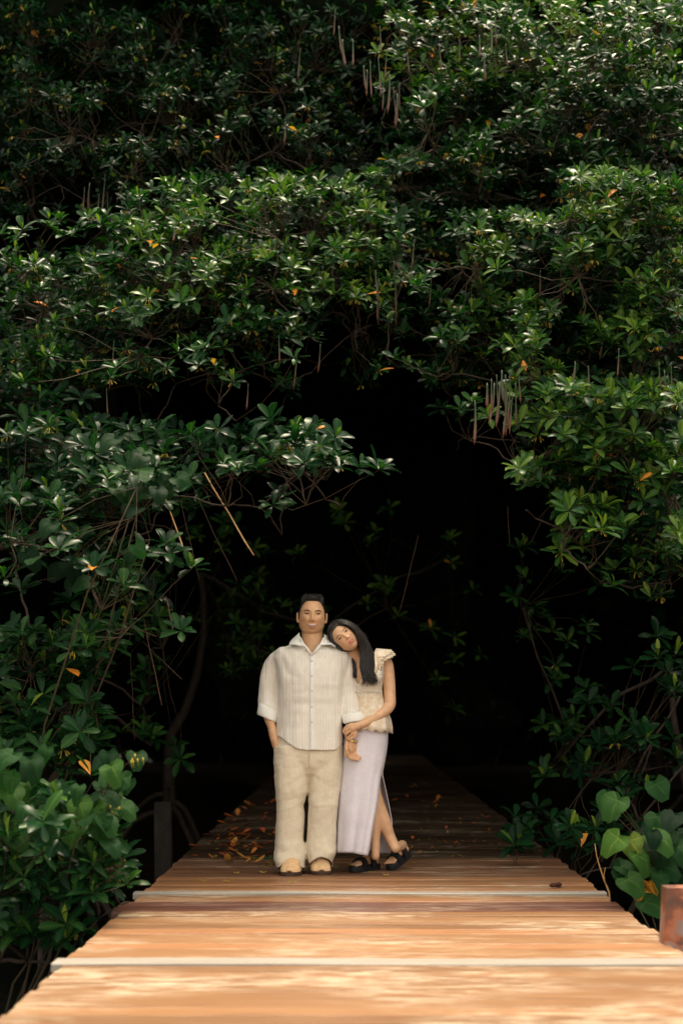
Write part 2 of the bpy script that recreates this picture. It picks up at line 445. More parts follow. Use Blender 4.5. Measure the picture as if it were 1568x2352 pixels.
def curve(a, b_, sag=.0, n_=6, wob=.0, seed=0):
    a = Vector(a); b_ = Vector(b_); L = (b_ - a).length; pts = []
    for i in range(n_ + 1):
        t = i / n_; p = a.lerp(b_, t) + Vector((0, 0, sag * L * 4 * t * (1 - t)))
        k = wob * L * math.sin(math.pi * t)
        p += Vector((mnoise.noise(Vector((t * 3 + seed, 1.3, 0))), mnoise.noise(Vector((t * 3 + seed, 5.3, 0))), mnoise.noise(Vector((t * 3 + seed, 9.1, 0))))) * k
        pts.append(p)
    return pts

def make_tree(name, label, cat, base, top, rosettes, n_single=300, leafL=.096, group=None, flower_p=.25, tone=.4, young_p=.3, trunk_r=.10, props=6, node_every=5, young_bonus=0):
    """trunk on arching stilt roots, limbs to groups of shoots, twigs, leaves"""
    base = Vector(base); top = Vector(top)
    t = empty(name, base, label, cat, group)
    tr = MB(); tr.tube(curve(base + Vector((0, 0, .6)), top, .0, 8, .12, base.x), [trunk_r * (1 - .6 * i / 8) for i in range(9)], 8)
    tr.build('trunk', M['bark'], t)
    for k in range(props):
        a = 6.28 * k / props + base.x; R_ = random.uniform(.6, 1.2); z0 = random.uniform(.5, 1.5)
        p0 = base.lerp(top, .12) + Vector((0, 0, z0 * .5)); p1 = base + Vector((math.cos(a) * R_, math.sin(a) * R_, -.2))
        MB().tube(curve(p0, p1, .22, 7, .05, k), [.035 - .002 * i for i in range(8)], 6).build('prop_root', M['bark'], t)
    lv = Leaves(LEAF_T, M['mangrove_leaf']); fl = MB(); tw = MB()
    pts = [r[0] for r in rosettes]
    nn = max(3, len(pts) // node_every)
    idx = random.sample(range(len(pts)), min(nn, len(pts))); nodes = []
    for i in idx:
        q = pts[i] + Vector((0, .28, -.22)); nodes.append(q)
    # limbs: top -> nodes via chain to the nearest already connected node (tree growth)
    conn = [top]; conn_r = [trunk_r * .4]
    order = sorted(nodes, key=lambda q: (q - top).length)
    for li, q in enumerate(order):
        j = min(range(len(conn)), key=lambda k: (conn[k] - q).length + .25 * (conn[k] - top).length)
        r1 = max(.006, conn_r[j] * .72); mbx = MB().tube(curve(conn[j], q, .05, 5, .10, li), [conn_r[j] * .8 + (r1 - conn_r[j] * .8) * i / 5 for i in range(6)], 6)
        mbx.build('branch', M['bark'], t)
        conn.append(q); conn_r.append(r1)
    for (p, sc, tn, yb) in rosettes:
        q = min(nodes, key=lambda k: (k - p).length)
        away = (p - q)
        ax = Vector((away.x * .5 + random.uniform(-.25, .25), -.42 + random.uniform(-.3, .3), .75 + random.uniform(-.35, .25)))
        tw.tube([q, q.lerp(p, .35) + Vector((random.uniform(-.05, .05), random.uniform(-.03, .05), -random.uniform(0, .05))), q.lerp(p, .7) + Vector((random.uniform(-.04, .04), random.uniform(-.03, .03), -random.uniform(-.02, .04))), p - ax.normalized() * .02, p], [.0032, .0028, .0022, .0018, .0016], 3, False)
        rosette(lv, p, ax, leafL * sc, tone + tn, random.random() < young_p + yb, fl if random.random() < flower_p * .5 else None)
    if tw.v: o = tw.build('twigs', M['twig'], t); o['kind'] = 'stuff'
    if fl.v: o = fl.build('flower_buds', M['flower'], t); o['kind'] = 'stuff'
    lv.build(t, n_single)
    return t

# ---- where the shoots are: (column, row) cells of the photo 98 px wide, density 0-9, with the depth of that bough
G = [
 #0123456789012345
 "8888887544466667",
 "8888887433777777",
 "8888777434877888",
 "7766666567888888",
 "5345765665877888",
 "2247888776667888",
 "5668888776344888",
 "7777775214787888",
 "7774332042787888",
 "4410001000114888",
 "7654555710003888",
 "7875202000003788",
 "3531000000000367",
 "1121000000000023",
]
def region(cx, cy):
    """tree id and depth for a cell"""
    if cy <= 3 and cx <= 8: return 'A', 13.2 - .35 * cy
    if cy <= 4 and cx <= 2: return 'A', 12.4
    if cx <= 8 and cy <= 8: return 'B', 10.9 - .12 * (cy - 4) + (.5 if cx >= 7 else 0)
    if cx <= 8: return 'C', 9.7 - .18 * (cy - 9)
    if cy <= 4 and cx <= 12: return 'D', 11.9
    if cy <= 3: return 'D', 11.4
    if cy <= 8: return 'E', (10.9 if cx <= 11 else 10.4)
    return 'F', 9.9
ros = {k: [] for k in 'ABCDEF'}
rr = random.Random(11)
for cy in range(14):
    for cx in range(16):
        dns = int(G[cy][cx]); tid, Y0 = region(cx, cy)
        if dns == 0: continue
        cnt = dns * (2.7 if tid in 'BEF' else 2.2) * (Y0 / 10.5) ** 2
        for layer, (dy, mul, tn) in enumerate(((0, 1.0, 0), (.6, .9, -.10), (1.3, .8, -.20))):  # deeper layers get darker leaf tones for the shade inside the crown
            c_ = cnt * mul
            if dns <= 3 and layer: c_ *= (.3 if cy > 3 else 1.5)
            if dns <= 3 and layer == 0 and cy <= 3: c_ *= .5
            k = int(c_) + (rr.random() < c_ - int(c_))
            for _ in range(k):
                px = (cx + rr.random()) * 98; py = (cy + rr.random()) * 98
                # clumping: skip shoots in hollows
                hn = mnoise.noise(Vector((px / 130, py / 80, layer * .6 + 3.1)))
                if hn < -.05 and rr.random() < (.9 if layer == 0 else .55 if layer == 1 else .2): continue
                Y = Y0 + dy + rr.gauss(0, .28) - .5 * hn
                if layer and dns < 8: px += rr.uniform(-20, 20)
                p = P(px, py, Y)
                yb = .25 if (tid in 'BEF' and layer == 0) else 0
                if tid == 'D' and cy <= 1 and layer and rr.random() < .5: tn = .34  # yellower tone put in for back leaves with sun shining through
                hot = (tid == 'B' and 3 <= cx <= 8 and 4 <= cy <= 6) or (tid in 'EF' and cx >= 11 and cy >= 4)      # sunlit boughs: lighter tone and more young leaves stand in for the sun
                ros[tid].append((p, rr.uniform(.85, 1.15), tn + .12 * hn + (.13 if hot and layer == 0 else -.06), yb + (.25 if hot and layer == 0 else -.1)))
TA = make_tree('mangrove_tree', 'tall mangrove with small dense glossy leaves at upper left, top of the dark canopy', 'tree', (-4.6, 14.2, -1.1), (-3.9, 14.2, 5.5), ros['A'], leafL=.086, tone=.14)  # tree tones carry light too: shaded crowns darker, sunlit ones lighter
TB = make_tree('mangrove_tree', 'mangrove with bright sunlit bough and orange leaf reaching over the left of the boardwalk', 'tree', (-4.0, 12.3, -1.1), (-3.2, 12.0, 3.4), ros['B'], tone=.40, flower_p=.35)
TC = make_tree('mangrove_tree', 'low shaded mangrove bough with long leaves at mid left above the yellow vines', 'tree', (-3.6, 10.4, -1.1), (-3.0, 10.4, 1.8), ros['C'], leafL=.120, tone=.30, flower_p=.2)
TD = make_tree('mangrove_tree', 'mangrove with long hanging seed pods at upper right of the canopy', 'tree', (4.2, 13.6, -1.1), (3.4, 13.4, 5.0), ros['D'], tone=.36)
TE = make_tree('mangrove_tree', 'leafy mangrove with yellow-green shoots filling the middle right edge', 'tree', (4.2, 12.0, -1.1), (3.2, 11.8, 3.6), ros['E'], tone=.40, flower_p=.35)
TF = make_tree('mangrove_tree', 'glossy mangrove branches drooping towards the boardwalk at right, pods hanging in a bunch', 'tree', (3.9, 10.7, -1.1), (3.2, 10.7, 2.2), ros['F'], leafL=.108, tone=.42, flower_p=.25)

# ---- lower shrubs
def patch(cells, Y0, per, jit=.3, tone=0, yb=0):
    out = []
    for (x0, y0, x1, y1, w_) in cells:
        a = (x1 - x0) * (y1 - y0) / (98 * 98) * per * w_
        for _ in range(int(a)):
            px = rr.uniform(x0, x1); py = rr.uniform(y0, y1)
            hn = mnoise.noise(Vector((px / 90, py / 70, 1.7)))
            if hn < -.25: continue
            out.append((P(px, py, Y0 + rr.gauss(0, jit)), rr.uniform(.85, 1.15), tone + .1 * hn, yb))
    return out
make_tree('mangrove_shrub', 'young mangrove shrub at the left edge, level with the heads of the couple', 'shrub', (-2.9, 9.6, -1.1), (-2.5, 9.6, .4),
          patch([(-40, 1440, 230, 1560, 1), (-40, 1560, 220, 1640, .7), (0, 1660, 230, 1760, .8), (200, 1470, 300, 1560, .35), (140, 1250, 460, 1470, .28), (-40, 1640, 240, 1780, .7)], 9.2, 13, tone=0), leafL=.12, tone=.32, flower_p=.15, props=3, trunk_r=.04)
make_tree('mangrove_shrub', 'dense mangrove shrub with dark oval leaves beside the left edge of the boardwalk', 'shrub', (-2.1, 8.4, -1.1), (-1.95, 8.4, -.3),
          patch([(-60, 1800, 270, 2060, 1.1), (-40, 2050, 190, 2160, .7), (200, 1960, 320, 2070, .5), (30, 2130, 150, 2180, .5)], 8.1, 11, .25, .02, .1), leafL=.115, tone=.34, flower_p=.1, props=3, trunk_r=.04)
make_tree('mangrove_shrub', 'dim mangrove shrub in the shade behind the right edge of the boardwalk', 'shrub', (2.9, 10.9, -1.1), (2.6, 10.9, .2),
          patch([(1330, 1700, 1568, 1830, 1), (1170, 1850, 1400, 1950, .9), (1340, 1600, 1568, 1700, .45), (1450, 1440, 1568, 1600, .4), (1330, 1830, 1480, 1930, .6), (1540,1430,1600,1600,.8)], 10.9, 7, .4, -.12), leafL=.14, tone=.32, flower_p=.05, props=4, trunk_r=.045)

make_tree('mangrove_shrub', 'dim mangrove sapling in the shadow left of the tunnel, behind the thin sticks', 'shrub', (-2.6, 13.2, -1.1), (-2.4, 13.2, 1.2),
          patch([(180, 1150, 420, 1750, .55), (400, 1180, 560, 1420, .30)], 12.6, 5, .5, 0), leafL=.12, tone=.40, flower_p=.05, props=5, trunk_r=.05, node_every=8)
make_tree('mangrove_shrub', 'dim mangrove sapling in the shadow right of the tunnel, under the drooping branches', 'shrub', (3.0, 13.4, -1.1), (2.7, 13.4, 1.4),
          patch([(1200, 1180, 1420, 1800, .55), (1090, 1180, 1220, 1400, .25)], 12.8, 5, .5, 0), leafL=.12, tone=.40, flower_p=.05, props=5, trunk_r=.05, node_every=8)
make_tree('mangrove_tree', 'far mangrove with a few pale leaves glimpsed in the dark above the man', 'tree', (-2.2, 18.5, -1.0), (-1.8, 18.5, 2.6),
          patch([(440, 1220, 760, 1560, .8), (760, 1150, 1100, 1450, .3), (980, 1440, 1150, 1640, .3)], 17.5, 7, .8, .25), leafL=.13, tone=.36, flower_p=0, props=8, trunk_r=.08, node_every=8, young_p=.3)

# ---- sea hibiscus with broad heart leaves
def hibiscus(label, base, cells, Y0, per, R=.13, tone=.5, extra=(), flowers=()):
    t = empty('hibiscus_shrub', base, label, 'shrub')
    lv = Leaves(HEART_T, M['hibiscus_leaf']); stems = []
    base = Vector(base); pts = []
    for (x0, y0, x1, y1, w_) in cells:
        a = (x1 - x0) * (y1 - y0) / (98 * 98) * per * w_
        for _ in range(int(a + .5)):
            pts.append((P(rr.uniform(x0, x1), rr.uniform(y0, y1), Y0 + rr.gauss(0, .22)), tone + rr.uniform(-.35, .25), R * rr.uniform(.7, 1.15)))
    for (px, py, dY, tn, r) in extra: pts.append((P(px, py, Y0 + dY), tn, R * r))
    nodes = [p + Vector((rr.uniform(-.1, .1), .15, -.15)) for p, _, _ in rr.sample(pts, max(2, len(pts) // 6))]
    for i, q in enumerate(sorted(nodes, key=lambda q: q.z)):
        MB().tube(curve(base + Vector((rr.uniform(-.1, .1), 0, 0)), q, -.06, 6, .1, i), [.010, .009, .008, .007, .006, .005, .004], 5).build('stem', M['twig'], t)
    tw = MB()
    for (p, tn, r) in pts:
        q = min(nodes, key=lambda k: (k - p).length)
        d = Vector((rr.uniform(-.8, .8), -.55 + rr.uniform(-.3, .3), -.45 + rr.uniform(-.3, .35)))
        nr = Vector((rr.uniform(-.4, .4), -.75 + rr.uniform(-.3, .3), .8))
        tw.tube([q, q.lerp(p, .5) + Vector((0, 0, .03)), p], [.003, .0024, .002], 4, False)
        lv.add(p, d, nr, r, min(.93, max(0, tn)) if tn < .95 else tn)
    tw.build('leaf_stalks', M['twig'], t)['kind'] = 'stuff'
    for (px, py) in flowers:
        fl = MB()
        for k in range(6):
            q = P(px + rr.uniform(-14, 14), py + rr.uniform(-12, 12), Y0 - .15)
            fl.ball(q, (.005, .005, .009), 6, 4); fl.tube([q, q + Vector((0, .03, -.03))], .0015, 4)
        fl.build('flower_cluster', M['flower'], t)
    lv.build(t, 300)
    return t
hibiscus('hibiscus sprays with heart-shaped leaves hanging at left above the thin yellow vines', (-2.4, 9.6, -1.1), [(250, 1000, 370, 1130, 1), (290, 1080, 440, 1120, .7), (270, 1120, 370, 1200, .8), (40, 1190, 330, 1340, .35)], 8.9, 7, .12, .30)
hibiscus('hibiscus shrub with heart-shaped leaves and small yellow flowers at lower left', (-2.0, 8.6, -1.1), [(-30, 1710, 120, 1850, .7), (210, 1730, 340, 1800, .7), (90, 1790, 270, 1900, 1.0), (-20, 1850, 120, 1950, .6), (180, 1850, 260, 1960, .7), (230, 1770, 300, 1860, .8)], 8.0, 11, .115, .55,
         flowers=[(315, 1742), (268, 1855), (250, 1920)])
hibiscus('hibiscus shrub with pale green heart-shaped leaves at right beside the rusty post', (2.1, 9.0, -1.1), [(1390, 1900, 1568, 2010, 1.1), (1480, 1850, 1568, 1960, .9), (1460, 2000, 1540, 2060, .9)], 8.7, 8, .135, .25,
         extra=[(1417, 1838, -.2, .66, 1.15), (1400, 1862, -.1, .6, .8), (1398, 1830, 0, .55, 1), (1420, 1925, -.3, .85, 1.1), (1445, 1930, -.25, .9, 1), (1500, 1922, -.3, .7, 1.15), (1460, 1962, -.3, .7, 1), (1440, 2020, -.2, .68, 1.1), (1490, 2030, -.1, .97, .8), (1475, 2050, -.1, .97, .7), (1510, 2078, -.2, .92, .6), (1480, 2072, -.2, .62, 1.0), (1505, 1800, -.1, .45, 1), (1510, 1875, -.1, .5, 1.1), (1555, 1945, -.1, .45, 1.1), (1425, 1990, -.1, .45, .8)])
# ================================================================== FOREST BEHIND
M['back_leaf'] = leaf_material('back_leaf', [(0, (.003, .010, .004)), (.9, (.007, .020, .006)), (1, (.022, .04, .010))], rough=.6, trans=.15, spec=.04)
def blob_leaves(name, parent, blobs, n_, size):
    """many leaf-sized faces spread in ellipsoid volumes; blobs = (cx,cy,cz,rx,ry,rz)"""
    blobs = np.array(blobs); w_ = blobs[:, 3] * blobs[:, 4] * blobs[:, 5]; ids = RNG.choice(len(blobs), n_, p=w_ / w_.sum())
    u = RNG.normal(size=(n_, 3)); u /= np.linalg.norm(u, axis=1)[:, None]; u *= (RNG.random(n_) ** .45)[:, None]
    C = blobs[ids, :3] + u * blobs[ids, 3:]
    d = RNG.normal(size=(n_, 3)); d /= np.linalg.norm(d, axis=1)[:, None]
    e = np.cross(d, RNG.normal(size=(n_, 3))); e /= np.linalg.norm(e, axis=1)[:, None]
    s_ = size * RNG.uniform(.6, 1.3, n_)[:, None]
    V = np.stack([C - d * s_, C + e * s_ * .45, C + d * s_, C - e * s_ * .45], 1).reshape(-1, 3)
    F = np.arange(n_ * 4).reshape(-1, 4)
    me = mesh_np(name, V, F, False, np.repeat(RNG.random(n_), 4))
    o = link(name, me, M['back_leaf'], parent); o['kind'] = 'stuff'; return o
def core(name, parent, blobs, shrink=.80):
    """closed opaque mass added inside a crown to block sky light: lumpy, with a ragged skin"""
    mb = MB()
    for i, bl in enumerate(blobs):
        c = Vector(bl[:3]); nu, nv = 30, 18; V = []; F = []
        for j in range(nv + 1):
            th = math.pi * j / nv
            for a in range(nu):
                ph = 2 * math.pi * a / nu
                d = Vector((math.sin(th) * math.cos(ph), math.sin(th) * math.sin(ph), math.cos(th)))
                k = shrink * (1 + .22 * mnoise.noise(d * 2.3 + Vector((i * 3.1, 0, bl[1]))) + .14 * mnoise.noise(d * 7 + Vector((i, 5, 0))))
                V.append(c + Vector((d.x * bl[3], d.y * bl[4], d.z * bl[5])) * k)
        for j in range(nv):
            for a in range(nu):
                F.append((j * nu + a, (j + 1) * nu + a, (j + 1) * nu + (a + 1) % nu, j * nu + (a + 1) % nu))
        mb.add(V, F)
    o = link(name, mb.mesh(name), M['core'], parent); o['kind'] = 'stuff'; return o
M['core'] = simple('light_block_core', (.004, .007, .003), .9, .1, 9, .6, 1.0, 14)  # near-black: darkness inside the crowns put into the colour
def back_tree(label, base, h, blobs, n_, size, group=None, props=7, tr=.13):
    base = Vector(base); t = empty('mangrove_tree', base, label, 'tree', group); top = base + Vector((random.uniform(-.6, .6), random.uniform(-.4, .4), h))
    MB().tube(curve(base + Vector((0, 0, .5)), top, 0, 8, .1, base.x), [tr * (1 - .07 * i) for i in range(9)], 8).build('trunk', M['bark'], t)
    for k in range(props):
        a = 6.28 * k / props + base.y; R_ = random.uniform(.8, 1.9); p0 = base + Vector((0, 0, random.uniform(.9, 2.4)))
        MB().tube(curve(p0, base + Vector((math.cos(a) * R_, math.sin(a) * R_, -.2)), .25, 7, .05, k), [.04 - .002 * i for i in range(8)], 6).build('prop_root', M['bark'], t)
    for i, bl in enumerate(blobs[:6]):
        MB().tube(curve(top - Vector((0, 0, h * .25)), Vector(bl[:3]), .05, 5, .1, i), [.06, .055, .045, .035, .03, .02], 6).build('branch', M['bark'], t)
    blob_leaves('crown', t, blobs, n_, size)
    core('light_block_core', t, blobs)
    return t
BG = 'dark mangroves of the forest behind the couple'
BL = 'dark shaded mangrove of the forest interior behind the boardwalk'
# walls on both sides of the tunnel and roof above it
for k, yy in enumerate((15.5, 19.5, 24, 29)):
    for sx in (-1, 1):
        x = sx * (4.6 + .4 * (k % 2))
        bl = [(x, yy, 3.8, 2.6, 2.8, 2.6), (x - sx * .2, yy + .4, 7.2, 3.4, 3.2, 2.4), (x + sx * 3.2, yy, 4.5, 2.5, 3, 4.5), (x - sx * 2.6, yy + .8, 7.8 + .3 * k, 2.6, 2.6, 1.7), (x + sx * 2, yy, 1.5, 2.6, 2.6, 1.9)]
        back_tree(BL, (x, yy, -1.1), 5.5, bl, 13000, .12, BG)
for k, x in enumerate((-8, -3.5, .3, 4, 8.5)):
    yy = 35 + (k % 2) * 1.5
    bl = [(x, yy, 5, 3.2, 2.5, 5.2), (x + 1, yy, 9, 3.4, 3, 3), (x - 1.2, yy - .5, 2.2, 3, 2, 2.6), (x + .8, yy - .3, .8, 3, 1.6, 1.8)]
    back_tree(BL, (x, yy, -.4), 6, bl, 12000, .14, BG)
# canopy above and in front, outside the top of the frame: shades the couple; roof masses added to block sky light
cl = [(-3.5, 14.4, 9.0, 3.5, 2.0, 2.0), (0, 14.8, 8.9, 3.0, 2.0, 2.2), (3.4, 15.1, 8.8, 3.4, 2.0, 2.2), (-5.8, 13.4, 4.5, 2.2, 2.2, 4.5), (6.0, 13.4, 4.5, 2.4, 2.2, 4.5), (0, 17, 9.0, 5, 2.6, 2.4), (-1.0, 16.8, 6.9, 2.8, 1.2, 1.8), (0, 22, 8.6, 4, 3.5, 2.0), (0, 28, 8.6, 4, 3.5, 2.0), (-4, 33, 8.4, 6, 3.2, 2.2), (5, 33, 8.4, 6, 3.2, 2.2), (-9, 27, 7.5, 4, 4, 2.5), (9, 27, 7.5, 4, 4, 2.5)]
back_tree('tall mangrove with its crown shaped above the frame to shade the couple and the boardwalk beyond', (-5.2, 15.0, -1.1), 8.5, cl, 20000, .12, None)
# flanks, beyond the sides of the frame
for sx in (-1, 1):
    x = sx * 4.9
    back_tree('mangrove at the %s side of the creek, just outside the frame' % ('left' if sx < 0 else 'right'), (x + sx, 10.6, -1.1), 4.5,
              [(x, 10.2, 3.2, 1.6, 2.2, 3.2), (x + sx * 1.5, 8.5, 2.2, 2.0, 2.6, 2.8), (x + sx * 2.5, 12, 4, 2.5, 3, 4)], 9000, .11)
# ================================================================== THE COUPLE
YC = 10.15; PXM = 361.0
def Q(px, py, dy=0.0): return P(px, py, YC + dy)
def ell_ring(xl, xr, py, dy, rd, n_=28, e=2.3, roll=0.0):
    """ring seen between xl and xr at height py; rd = half depth in metres; roll raises its right side"""
    a = Q(xl, py + roll, dy); b2 = Q(xr, py - roll, dy); c = (a + b2) / 2; rx = (b2 - a) / 2; out = []
    for k in range(n_):
        t = 2 * math.pi * k / n_; cs, sn = math.cos(t), math.sin(t)
        cs = math.copysign(abs(cs) ** (2 / e), cs); sn = math.copysign(abs(sn) ** (2 / e), sn)
        out.append(c + rx * cs + Vector((0, sn * rd, 0)))
    return out
def loft(mb, rings, cap=True):
    n_ = len(rings[0]); V = [p for r in rings for p in r]; F = []
    for i in range(len(rings) - 1):
        for k in range(n_): F.append((i * n_ + k, i * n_ + (k + 1) % n_, (i + 1) * n_ + (k + 1) % n_, (i + 1) * n_ + k))
    if cap: F.append(tuple(range(n_))[::-1]); F.append(tuple(range((len(rings) - 1) * n_, len(rings) * n_)))
    return mb.add(V, F)
def limb(mb, pts, n_=14):
    """pts = (px, py, dy, radius m); extra samples along a smooth path"""
    ps = [Q(a, b2, c) for a, b2, c, r in pts]; rs = [q[3] for q in pts]; PP = []; RR = []
    for i in range(len(ps) - 1):
        p0 = ps[max(i - 1, 0)]; p1 = ps[i]; p2 = ps[i + 1]; p3 = ps[min(i + 2, len(ps) - 1)]
        for k in range(5):
            t = k / 5
            PP.append(.5 * ((2 * p1) + (p2 - p0) * t + (2 * p0 - 5 * p1 + 4 * p2 - p3) * t * t + (3 * p1 - p0 - 3 * p2 + p3) * t ** 3))
            RR.append(rs[i] + (rs[i + 1] - rs[i]) * (t * t * (3 - 2 * t)))
    PP.append(ps[-1]); RR.append(rs[-1])
    mb.tube(PP, RR, n_); mb.ball(PP[0], RR[0], 12, 8); mb.ball(PP[-1], RR[-1], 12, 8); return mb
def fuse(mb, name, voxel, smooth=6, fac=.5):
    """one continuous skin out of overlapping volumes"""
    me = mb.mesh(name + '_raw'); ob = bpy.data.objects.new('tmp', me); COL.objects.link(ob)
    bm = bmesh.new(); bm.from_mesh(me); bmesh.ops.recalc_face_normals(bm, faces=bm.faces); bm.to_mesh(me); bm.free()
    md = ob.modifiers.new('r', 'REMESH'); md.mode = 'VOXEL'; md.voxel_size = voxel
    ms = ob.modifiers.new('s', 'SMOOTH'); ms.factor = fac; ms.iterations = smooth
    dg = bpy.context.evaluated_depsgraph_get(); res = bpy.data.meshes.new_from_object(ob.evaluated_get(dg))
    bpy.data.objects.remove(ob); bpy.data.meshes.remove(me); res.name = name
    res.polygons.foreach_set('use_smooth', [True] * len(res.polygons)); res.materials.clear(); return res
def get_co(me):
    a = np.empty(len(me.vertices) * 3, dtype=np.float32); me.vertices.foreach_get('co', a); return a.reshape(-1, 3)
def get_no(me):
    a = np.empty(len(me.vertices) * 3, dtype=np.float32); me.vertices.foreach_get('normal', a); return a.reshape(-1, 3)
def set_co(me, a): me.vertices.foreach_set('co', np.asarray(a, dtype=np.float32).ravel()); me.update()
def nz(p, s): return mnoise.noise(Vector((p[0] * s[0], p[1] * s[1], p[2] * s[2])))
def wrinkle(me, f):
    co = get_co(me); no = get_no(me)
    d = np.array([f(p) for p in co]); set_co(me, co + no * d[:, None])
def to_px(co):
    R_ = np.array(RCAM); v = (co - np.array([0, 0, CAMZ])) @ R_
    return v[:, 0] / -v[:, 2] * FPX + 784, 1176 - v[:, 1] / -v[:, 2] * FPX
def cut(me, fn):
    """delete faces whose centre satisfies fn(px, py, y)"""
    bm = bmesh.new(); bm.from_mesh(me)
    c = np.array([f.calc_center_median() for f in bm.faces]); u, v = to_px(c)
    kill = [f for f, a, b2, p in zip(bm.faces, u, v, c) if fn(a, b2, p[1] - YC)]
    bmesh.ops.delete(bm, geom=kill, context='FACES')
    bmesh.ops.delete(bm, geom=[v for v in bm.verts if not v.link_faces], context='VERTS')
    bv = {}                                                # even out the cut edge
    for e in bm.edges:
        if len(e.link_faces) == 1:
            for p, q in ((e.verts[0], e.verts[1]), (e.verts[1], e.verts[0])): bv.setdefault(p, []).append(q)
    for _ in range(14):
        new = {v: (v.co * .5 + sum((q.co for q in ns), Vector()) / len(ns) * .5) for v, ns in bv.items() if len(ns) == 2}
        for v, q in new.items(): v.co = q
    bm.to_mesh(me); bm.free(); me.update()
def gs(x, s_): return math.exp(-(x / s_) ** 2)

def head_offset(d, H):
    """point of the face surface in head space for direction d: x right, y forward, z up (metres)"""
    a, b_, c = H['r']; x, y, z = d
    jaw = max(0, -z - .15); top = max(0, z)
    kx = 1 - H['jaw'] * jaw ** 1.3 * .8; ky = 1 - .16 * jaw if y > 0 else 1 - .38 * jaw
    X = a * x * kx * (1 - .05 * top * top); Y = b_ * y * ky; Z = c * z
    if y > 0:
        f = H['s']; zz = Z / f; xx = abs(X) / f; d_ = 0
        flat = -.006 * gs(xx, .05) * gs(zz - .0, .07)
        d_ += flat
        d_ -= .011 * gs(xx - .034, .017) * gs(zz - .014, .013)                # sockets
        d_ += .005 * gs(xx - .03, .022) * gs(zz - .034, .010)                 # brow
        d_ += .008 * gs(xx - .042, .020) * gs(zz + .022, .022)                # cheek
        d_ += .013 * gs(xx, .0085) * gs(zz + .002, .022)                      # bridge
        d_ += .021 * gs(xx, .0105) * gs(zz + .024, .0125)                     # tip
        d_ += .010 * gs(xx - .014, .007) * gs(zz + .029, .008)                # wings
        d_ -= .006 * gs(xx, .016) * gs(zz + .040, .006)
        d_ += .007 * gs(xx, .026) * gs(zz + .056, .020)                       # muzzle
        d_ += .0050 * gs(xx, .020) * gs(zz + .0500, .0050)                    # upper lip
        d_ += .0062 * gs(xx, .017) * gs(zz + .0650, .0058)                    # lower lip
        d_ -= .0045 * gs(xx, .023) * gs(zz + .0572, .0030)
        d_ -= .0040 * gs(xx, .020) * gs(zz + .078, .006)
        d_ += .009 * gs(xx, .022) * gs(zz + .098, .014)                       # chin
        Y += d_ * f * min(1, y * 3)
    return Vector((X, Y, Z))
def head_space(H):
    """matrix head space -> world; x right in the picture, y towards the camera, z up, tilted and turned"""
    yaw, tilt, nod = H['yaw'], H['tilt'], H['nod']
    B = Matrix(((1, 0, 0), (0, -1, 0), (0, 0, 1)))         # head y is towards the camera
    R_ = Matrix.Rotation(tilt, 3, 'Y') @ Matrix.Rotation(yaw, 3, 'Z') @ Matrix.Rotation(nod, 3, 'X')
    return R_ @ B
def add_head(mb, H):
    nu, nv = 96, 72; Rm = head_space(H); c = H['c']; V = []; F = []
    for j in range(nv + 1):
        th = math.pi * j / nv
        for i in range(nu):
            ph = 2 * math.pi * i / nu
            V.append(c + Rm @ head_offset((math.sin(th) * math.cos(ph), math.sin(th) * math.sin(ph), math.cos(th)), H))
    for j in range(nv):
        for i in range(nu): F.append((j * nu + i, (j + 1) * nu + i, (j + 1) * nu + (i + 1) % nu, j * nu + (i + 1) % nu))
    mb.add(V, F)
    for sx in H.get('ears', (-1, 1)):
        f = H['s']; e = Vector((sx * H['r'][0] * 1.0, -.004, -.006 * f))
        pts = []
        for k in range(9):
            a = math.radians(-70 + k * 38)
            pts.append(c + Rm @ (e + Vector((sx * (.011 + .002 * math.cos(a)), .014 * f * math.cos(a) - .004, .028 * f * math.sin(a)))))
        mb.tube(pts, [.0045] * 9, 6)
        mb.ball(c + Rm @ (e + Vector((sx * .006, -.003, 0))), (.006, .012 * f, .024 * f), 10, 8, Rm)
        mb.ball(c + Rm @ (e + Vector((sx * .007, .004, -.026 * f))), (.006, .007, .009), 8, 6, Rm)
def face_tones(me, H, dark=None):
    """skin tint per vertex: r = lips, g = blush, b = beard shade"""
    co = get_co(me); Rm = np.array(head_space(H)); L = (co - np.array(H['c'])) @ Rm / H['s']
    x = np.abs(L[:, 0]); y = L[:, 1]; z = L[:, 2]; front = (y > .045).astype(float)
    zc = -.0575 + .45 * x ** 1.0 * H['smile']                 # corners rise with a smile
    w_ = np.clip(1 - (x / .0275) ** 2, 0, 1)
    up = (z > zc - .001) & (z < zc + .0125 * w_ ** .7 ); lo = (z <= zc) & (z > zc - .0145 * w_ ** .7)
    lips = (up | lo).astype(float) * front * (x < .0275)
    blush = np.exp(-((x - .042) / .022) ** 2 - ((z + .02) / .02) ** 2) + .8 * np.exp(-(x / .014) ** 2 - ((z + .026) / .014) ** 2)
    blush *= front; near = (np.abs(L).max(1) < .2)
    beard = np.exp(-((z + .085) / .028) ** 2) * near * (y > -.02) * .6 * np.clip(1 - (-.118 - z) / .01, 0, 1)
    line = np.exp(-((z - zc) / .0014) ** 2) * (x < .028) * front
    a = me.color_attributes.new('face', 'FLOAT_COLOR', 'POINT')
    col = np.stack([lips * near, blush * near, beard * (1 if H['beard'] else 0), line * near], 1).astype(np.float32)
    a.data.foreach_set('color', col.ravel())
